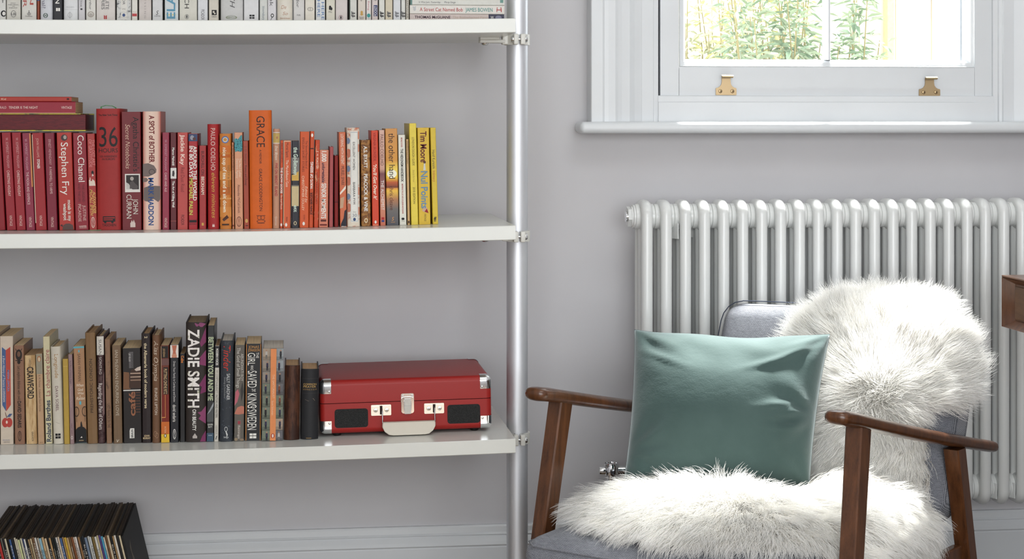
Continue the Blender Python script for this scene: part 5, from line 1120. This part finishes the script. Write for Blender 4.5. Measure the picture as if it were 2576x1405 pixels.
# seat cushion, crowned in the middle
SX, SY0, SY1, SZ0, SZ1 = .272, -.135, .49, .255, .358
def crown(x, y):
    a = max(0, 1-(x/SX)**2); b = max(0, 1-((y-(SY0+SY1)/2)/((SY1-SY0)/2))**2); return .036*(a*b)**.7
def seat_fn(q):
    q = np.array(q); t = (q[2]-SZ0)/(SZ1-SZ0); q[2] += crown(q[0], q[1])*max(0, t)
    q[1] -= .010*(1-(q[0]/SX)**2)*(1 if q[1] < 0 else 0)*math.sin(pi*min(1,max(0,t))); return q
m = MB(); m.rbox(-SX, SX, SY0, SY1, SZ0, SZ1, .034, 5, 10, seat_fn); seatc = m.build('seat_cushion', FAB, chair, 80)
def seat_top(x, y): return SZ1 + crown(x, y)
pp = []
for i in range(41):
    x = -SX + .03 + (2*SX-.06)*i/40; pp.append(tuple(seat_fn((x, SY0+.004, SZ1-.012))))
pl = [tuple(seat_fn((-SX+.003, SY1-.03-(SY1-SY0-.06)*i/20, SZ1-.012))) for i in range(21)]
MB().tube(pl + pp + [(-a, b, c) for a, b, c in reversed(pl)], .0022, 6).build('piping', FAB, seatc, 60)
# back cushion
BPH = radians(21); b0 = np.array([0, .470, .365]); bu = np.array([0, sin(BPH), cos(BPH)]); bn = np.array([0, -cos(BPH), sin(BPH)]); bx_ = np.array([1.0, 0, 0])
BW0, BW1, BH, BT = -.272, .300, .414, .125
def back_pt(x, n_, s_): return b0 + bx_*x + bn*n_ + bu*s_
def back_fn(q):
    x, n_, s_ = q; a = max(0, 1-((x-(BW0+BW1)/2)/((BW1-BW0)/2))**2); b = max(0, 1-((s_-BH/2)/(BH/2))**2)
    n_ = n_ + (.022 if n_ > -BT/2 else -.012)*(a*b)**.6
    s_ = s_ + .006*a*(1 if s_ > BH*.7 else 0)
    return back_pt(x, n_, s_)
m = MB(); m.rbox(BW0, BW1, -BT, 0, 0, BH, .045, 6, 8, back_fn); backc = m.build('back_cushion', FAB, chair, 80)
pts = []
for i in range(9): pts.append(tuple(back_fn((BW0+.004, -.012, .05+(BH-.10)*i/8))))
for i in range(5): a = pi/2*i/4; pts.append(tuple(back_fn((BW0+.048-.044*cos(a)-.004*0, -.012, BH-.048+.046*sin(a)))))
for i in range(21): pts.append(tuple(back_fn((BW0+.05+(BW1-BW0-.1)*i/20, -.012, BH-.001))))
for i in range(5): a = pi/2*(1-i/4); pts.append(tuple(back_fn((BW1-.048+.044*cos(a), -.012, BH-.048+.046*sin(a)))))
MB().tube(pts, .0011, 6).build('piping', PIPE, backc, 60)
for k in range(5):
    x = BW0 + .09 + (BW1-BW0-.18)*k/4; a = back_pt(x, -BT-.014, -.03); b = back_pt(x, -BT-.014, BH-.04)
    MB().tube([tuple(a), tuple(b)], .011, 10).build('back_slat', WOOD, chair, 60)
a = back_pt(-.25, -BT-.014, BH-.07); b = back_pt(.25, -BT-.014, BH-.07); MB().tube([tuple(a), tuple(b)], .014, 10).build('back_top_rail', WOOD, chair, 60)

# ------------------------------------------------------------------ teal velvet cushion
def velvet():
    t = NT('teal_velvet'); v = t.coords(); f = t.noise(v, 7, 4, .6); f2 = t.noise(v, 420, 2)
    t.l(t.ramp(f, [(.3, (.043,.078,.072)), (.7, (.060,.100,.093))]), t.b.inputs['Base Color'])
    t.b.inputs['Roughness'].default_value = .75; t.b.inputs['Specular IOR Level'].default_value = .15; t.b.inputs['Sheen Weight'].default_value = .75; t.b.inputs['Sheen Roughness'].default_value = .5
    t.b.inputs['Sheen Tint'].default_value = (.80,.88,.90,1)
    f3 = t.noise(t.coords((1,1,1.6)), 26, 4, .6); mx = t.n('ShaderNodeMath', operation='MULTIPLY_ADD'); t.l(f3, mx.inputs[0]); mx.inputs[1].default_value = 6.0; t.l(f2, mx.inputs[2])
    t.bump(mx.outputs[0], .3, .0005); return t.m
VEL = velvet()
TLc, TRc, BRc, BLc = Q(1596,828,3.70), Q(2088,840,3.65), Q(2036,1228,3.54), Q(1568,1222,3.59)
cen = (TLc+TRc+BRc+BLc)/4
N = 56
def pil(p, q, side):
    a = (1-p)/2; b = (1-q)/2                   # p right, q up
    ein = .034
    pe = p*(1 - ein*(1-q*q)*1.0 + .0*abs(p)); qe = q*(1 - (.075 if q > 0 else .03)*(1-p*p) - (.018*math.sin(5.2*p+.6)*(1-p*p) if q > 0 else 0))
    A_ = TLc.lerp(TRc, (pe+1)/2); B_ = BLc.lerp(BRc, (pe+1)/2); base_ = B_.lerp(A_, (qe+1)/2)
    nrm = (TRc-TLc).cross(BLc-TLc).normalized()
    if nrm.y > 0: nrm = -nrm
    e = max(0, (1-p*p))*max(0, (1-q*q)); th = .088*e**.44 if e > 0 else 0
    wr = 0
    if e > 0:
        ed = min(1, 4*(1-max(abs(p), abs(q)))) 
        for (cp, cq, s0) in ((-1,1,1.0),(1,1,1.1),(1,-.1,.9),(-1,-.6,.7),(1,-1,.6)):
            dx, dy = p-cp, q-cq; r_ = hypot(dx, dy); an = atan2(dy, dx)
            wr += s0*.0085*math.sin(an*8+cp*2+cq*1.3)*math.exp(-(r_/.42)**2)*min(1, r_*4)
        wr += .0035*math.sin(6.0*q+2.2*p+1.0)*math.exp(-((q-.62)/.25)**2) + .0022*math.sin(13*p+5*q)*math.exp(-((q-.8)/.2)**2)
        for (fp, fq, am_, sl) in ((.62,-.02,.006,.25),(.70,-.16,.007,.15),(.66,-.30,.005,.05),(-.75,.62,.006,-.5),(.45,.55,.005,.3),(.70,.70,.007,.5)):
            dd = (q-fq) - sl*(p-fp); wr += am_*math.exp(-(dd/.045)**2)*math.exp(-((p-fp)/.24)**2)
        wr *= ed
    return base_ + nrm*(side*th + (wr if side > 0 else 0)) - cen
vs_ = []; fs = []
for side in (1, -1):
    o0 = len(vs_)
    for j in range(N+1):
        for i in range(N+1):
            p = math.sin(pi/2*(2*i/N-1)); q = math.sin(pi/2*(2*j/N-1)); p = .45*p+.55*(2*i/N-1); q = .45*q+.55*(2*j/N-1)
            vs_.append(tuple(pil(p, q, side)))
    for j in range(N):
        for i in range(N):
            f = (o0+j*(N+1)+i, o0+j*(N+1)+i+1, o0+(j+1)*(N+1)+i+1, o0+(j+1)*(N+1)+i); fs.append(f if side > 0 else tuple(reversed(f)))
me = bpy.data.meshes.new('throw_cushion'); me.from_pydata(vs_, [], fs); me.update()
bm = bmesh.new(); bm.from_mesh(me); bmesh.ops.remove_doubles(bm, verts=bm.verts, dist=.0004); bmesh.ops.recalc_face_normals(bm, faces=bm.faces); bm.to_mesh(me); bm.free(); sm(me, 75)
me.materials.append(VEL); cush = obj('throw_cushion', me); cush.location = cen
tag(cush, 'square teal velvet cushion propped on the armchair', 'cushion')
edge = [tuple(pil(-1+2*i/30, 1, 1)) for i in range(30)] + [tuple(pil(1, 1-2*i/30, 1)) for i in range(30)] + [tuple(pil(1-2*i/30, -1, 1)) for i in range(30)] + [tuple(pil(-1, -1+2*i/30, 1)) for i in range(30)]
MB().tube(edge, .0005, 6, closed=True).build('seam', VEL, cush, 60)

# ------------------------------------------------------------------ sheepskin: hide plus wool
def wool_mat():
    t = NT('ivory_wool'); out = t.t.nodes['Material Output']
    hi = t.n('ShaderNodeHairInfo'); 
    d = t.n('ShaderNodeBsdfDiffuse'); tr = t.n('ShaderNodeBsdfTranslucent'); gl = t.n('ShaderNodeBsdfGlossy'); gl.inputs['Roughness'].default_value = .45
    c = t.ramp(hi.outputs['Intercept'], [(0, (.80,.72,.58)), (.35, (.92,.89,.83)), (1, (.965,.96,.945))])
    t.l(c, d.inputs['Color']); t.l(c, tr.inputs['Color'])
    m1 = t.n('ShaderNodeMixShader'); m1.inputs[0].default_value = .35; t.l(d.outputs[0], m1.inputs[1]); t.l(tr.outputs[0], m1.inputs[2])
    m2 = t.n('ShaderNodeMixShader'); m2.inputs[0].default_value = .05; t.l(m1.outputs[0], m2.inputs[1]); t.l(gl.outputs[0], m2.inputs[2])
    t.l(m2.outputs[0], out.inputs['Surface']); return t.m
HIDE = M((214,200,172), .9)
# back lobe: a disc on the hide, x across and w up the cushion front, over its top and round its right edge
prof = np.array([back_pt(0,.030,-.04), back_pt(0,.032,.06), back_pt(0,.036,.16), back_pt(0,.034,.26), back_pt(0,.020,.35), back_pt(0,.002,BH-.018), back_pt(0,-.035,BH+.010), back_pt(0,-.085,BH+.008), back_pt(0,-BT-.002,BH-.028), back_pt(0,-BT-.012,BH-.10)])
seg = np.r_[0, np.cumsum(np.linalg.norm(np.diff(prof, axis=0), axis=1))] - .04; PLEN = seg[-1]
def hide_pt(x, w):
    x, w = np.broadcast_arrays(np.asarray(x, float), np.asarray(w, float)); w = np.clip(w, -.04, PLEN)
    q = np.stack([np.interp(w, seg, prof[:,k]) for k in range(3)], -1)
    e = np.clip(x-.272, 0, 1); q[...,0] = np.where(x > .272, .272 + .040*(1-np.exp(-e/.040)), x)
    return q - (np.clip(e-.008, 0, 1)*.95)[...,None]*bn
def S_back(a, t):
    c, s_ = np.cos(a), np.sin(a); rx = np.where(c > 0, .205, .188); rw = np.where(s_ > 0, .235, .165)
    t = t*(1 - np.where((c > 0) & (s_ > 0), .31*np.abs(c*s_)*1.6, 0) - np.where((c > 0) & (s_ < 0), .46*np.abs(c*s_)*1.7, 0) - np.where((c < 0) & (s_ > 0), .10*np.abs(c*s_)*2, 0))
    return hide_pt(.138 + rx*t*c, .268 + rw*t*s_)
def S_strip(a, t): return hide_pt(.035 + (.225+.03*t)*a, .17 - .20*t)
def S_seat(a, t):                               # disc: a angle, t radius
    x = .0 + .298*t*np.cos(a); y = .085 + .165*t*np.sin(a) + .085*(t*np.cos(a))**2
    a_ = np.clip(1-(x/SX)**2, 0, 1); b_ = np.clip(1-((y-(SY0+SY1)/2)/((SY1-SY0)/2))**2, 0, 1)
    z = SZ1 + .036*(a_*b_)**.7 + .006 + .022*(1-t**3)
    z = z - np.clip(x-.255, 0, 1)*.5
    return np.stack([x, y, z], -1)
def S_side(a, t):                               # a along the chair side, t over the edge and down
    y = .20 + .23*a
    x = np.interp(t, [0,.3,.55,.75,1], [.10,.19,.26,.300,.310]); z = np.interp(t, [0,.3,.55,.75,1], [.412,.408,.395,.36,.20])
    z = z + .05*np.clip(a-.6,0,1)*(1-t)
    return np.stack([x + 0*y, y + 0*x, z + 0*y], -1)
def numnormal(S, a, t, flip):
    h = 1e-3
    du = S(a+h, t) - S(a-h, t); dv = S(a, t+h) - S(a, t-h); n_ = np.cross(du, dv); n_ /= (np.linalg.norm(n_, axis=-1, keepdims=True)+1e-12)
    return n_*flip
pv, pf = [], []
def grid(S, a0, a1, t0, t1, na, nt):
    o0 = len(pv)
    for j in range(nt+1):
        for i in range(na+1):
            pv.append(tuple(S(np.array(a0+(a1-a0)*i/na), np.array(t0+(t1-t0)*j/nt)).reshape(3)))
    for j in range(nt):
        for i in range(na): pf.append((o0+j*(na+1)+i, o0+j*(na+1)+i+1, o0+(j+1)*(na+1)+i+1, o0+(j+1)*(na+1)+i))
grid(S_back, 0, 2*pi, .02, 1, 40, 14); grid(S_strip, 0, 1, 0, 1, 10, 10); grid(S_seat, 0, 2*pi, .02, 1, 32, 8); grid(S_side, 0, 1, 0, 1, 10, 12)
me = bpy.data.meshes.new('sheepskin'); me.from_pydata(pv, [], pf); me.update(); me.materials.append(HIDE); sm(me, 80)
skin = obj('sheepskin_throw', me); skin.location = (OX, OY, 0); skin.rotation_euler = (0, 0, CROT)
tag(skin, 'fluffy ivory sheepskin draped over the armchair back and seat', 'sheepskin')
md = skin.modifiers.new('thickness', 'SOLIDIFY'); md.thickness = .004; md.offset = -1
K = 9
def wool(S, a, t, ca, ct, comb, flip, Lm, lift, droop, seed):
    """strands rooted at (a,t); (ca,ct) the root of the tuft each belongs to; comb(p) gives the lie of the wool"""
    r = np.random.default_rng(seed); n = len(a)
    root, croot = S(a, t), S(ca, ct); nr = numnormal(S, a, t, flip); nc = numnormal(S, ca, ct, flip)
    def path(p, nn, L, rnd):
        c = comb(p); c = c - nn*np.sum(c*nn, -1, keepdims=True); c = c + rnd; 
        out = [p]; q = p
        for k in range(1, K):
            u = k/(K-1)
            d = nn*(lift*(1-u)**1.2 + .10) + c*(.35 + 1.0*u) + np.array([0,0,-1.0])*droop*u
            d /= np.linalg.norm(d, axis=-1, keepdims=True)
            q = q + d*(L/(K-1))[:,None]; out.append(q)
        return np.stack(out, 1)
    return root, croot, nr, nc, path
def make(S, n, nt, sample, comb, flip, Lm, lift, droop, seed, jit):
    r = np.random.default_rng(seed)
    cA, cT = sample(nt, r); idx = r.integers(0, nt, n)
    a = cA[idx] + r.normal(0, jit[0], n); t = np.clip(cT[idx] + r.normal(0, jit[1], n), .0, 1.0)
    root, croot, nr, nc, path = wool(S, a, t, cA[idx], cT[idx], comb, flip, Lm, lift, droop, seed)
    tl = Lm*r.uniform(.75, 1.2, nt); trnd = r.normal(0, .20, (nt,3)); tcurl = r.uniform(0, 2*pi, nt); tam = r.uniform(.0012, .0042, nt)
    L = tl[idx]*r.uniform(.78, 1.1, n)
    main = path(croot, nc, L, trnd[idx]); own = path(root, nr, L, trnd[idx]*.7 + r.normal(0, .22, (n,3)))
    u = np.linspace(0, 1, K); stray = (r.random(n) < .10); cl = np.where(stray, .12, .60)[:,None]*(u[None,:]**.8)
    pts = own*(1-cl[...,None]) + main*cl[...,None]
    ph = tcurl[idx][:,None] + u[None,:]*r.uniform(5.5, 8.5, nt)[idx][:,None]; am = tam[idx][:,None]*u[None,:]**1.2
    side = np.cross(nr, comb(root)); side /= np.linalg.norm(side, axis=-1, keepdims=True)+1e-9
    pts = pts + side[:,None,:]*(np.sin(ph)*am)[...,None] + nr[:,None,:]*(np.cos(ph)*am*.7)[...,None]
    return pts
r0 = np.random.default_rng(1)
cb_ = back_pt(.150, .03, .21)
def comb_back(p):
    d = p - cb_; d = d - np.multiply.outer(d@bn, bn)*.6; L_ = np.linalg.norm(d, axis=-1, keepdims=True)+1e-6
    return d/L_*np.clip(L_/.09, .25, 1)*1.0 + np.array([.06,-.02,-.10])
def comb_seat(p):
    d = p - np.array([.02,.12,.40]); d[...,0] *= .8; d[...,1] *= 1.6; d[...,2] = 0; L_ = np.linalg.norm(d, axis=-1, keepdims=True)+1e-6
    return d/L_*np.clip(L_/.12, .2, 1) + np.array([0,-.25,-.05])
def comb_strip(p):
    return np.zeros_like(p) + np.array([-.1,-.25,-.7]) + np.stack([(p[...,0]-.16)*5, 0*p[...,0], 0*p[...,0]], -1)
def comb_side(p):
    d = np.zeros_like(p); d[...,0] = .75; d[...,2] = -.65; d[...,1] = .15; return d
s_disc = lambda n, r: (r.uniform(0,2*pi,n), np.sqrt(r.uniform(0,1,n)))
s_side = lambda n, r: (r.uniform(0,1,n), r.uniform(0,1,n))
def flip_for(S, a, t, want):
    n_ = numnormal(S, np.array([a]), np.array([t]), 1.0)[0]; return 1.0 if np.dot(n_, want) > 0 else -1.0
fb = flip_for(S_back, .5, .3, bn); fs_ = flip_for(S_seat, .5, .5, np.array([0,0,1.0])); fd = flip_for(S_side, .5, .3, np.array([0,0,1.0])); ft = flip_for(S_strip, .5, .3, bn)
sets = [make(S_back, 80000, 2600, s_disc, comb_back, fb, .074, .55, .06, 3, (.05,.035)),
        make(S_strip, 34000, 900, s_side, comb_strip, ft, .062, .95, .10, 6, (.03,.03)),
        make(S_seat, 60000, 2000, s_disc, comb_seat, fs_, .064, .85, .26, 4, (.06,.035)),
        make(S_side, 26000, 800, s_side, comb_side, fd, .064, .70, .28, 5, (.03,.03))]
allp = np.concatenate(sets, 0).astype('f'); NSTR = len(allp)
hc = bpy.data.hair_curves.new('wool'); hc.add_curves([K]*NSTR)
hc.attributes['position'].data.foreach_set('vector', allp.reshape(-1)) if 'position' in hc.attributes else hc.position_data.foreach_set('vector', allp.reshape(-1))
ra = hc.attributes.get('radius') or hc.attributes.new('radius', 'FLOAT', 'POINT')
u = np.linspace(0, 1, K); prof_r = .00050*(1-.85*u**1.6)
ra.data.foreach_set('value', np.tile(prof_r, NSTR).astype('f'))
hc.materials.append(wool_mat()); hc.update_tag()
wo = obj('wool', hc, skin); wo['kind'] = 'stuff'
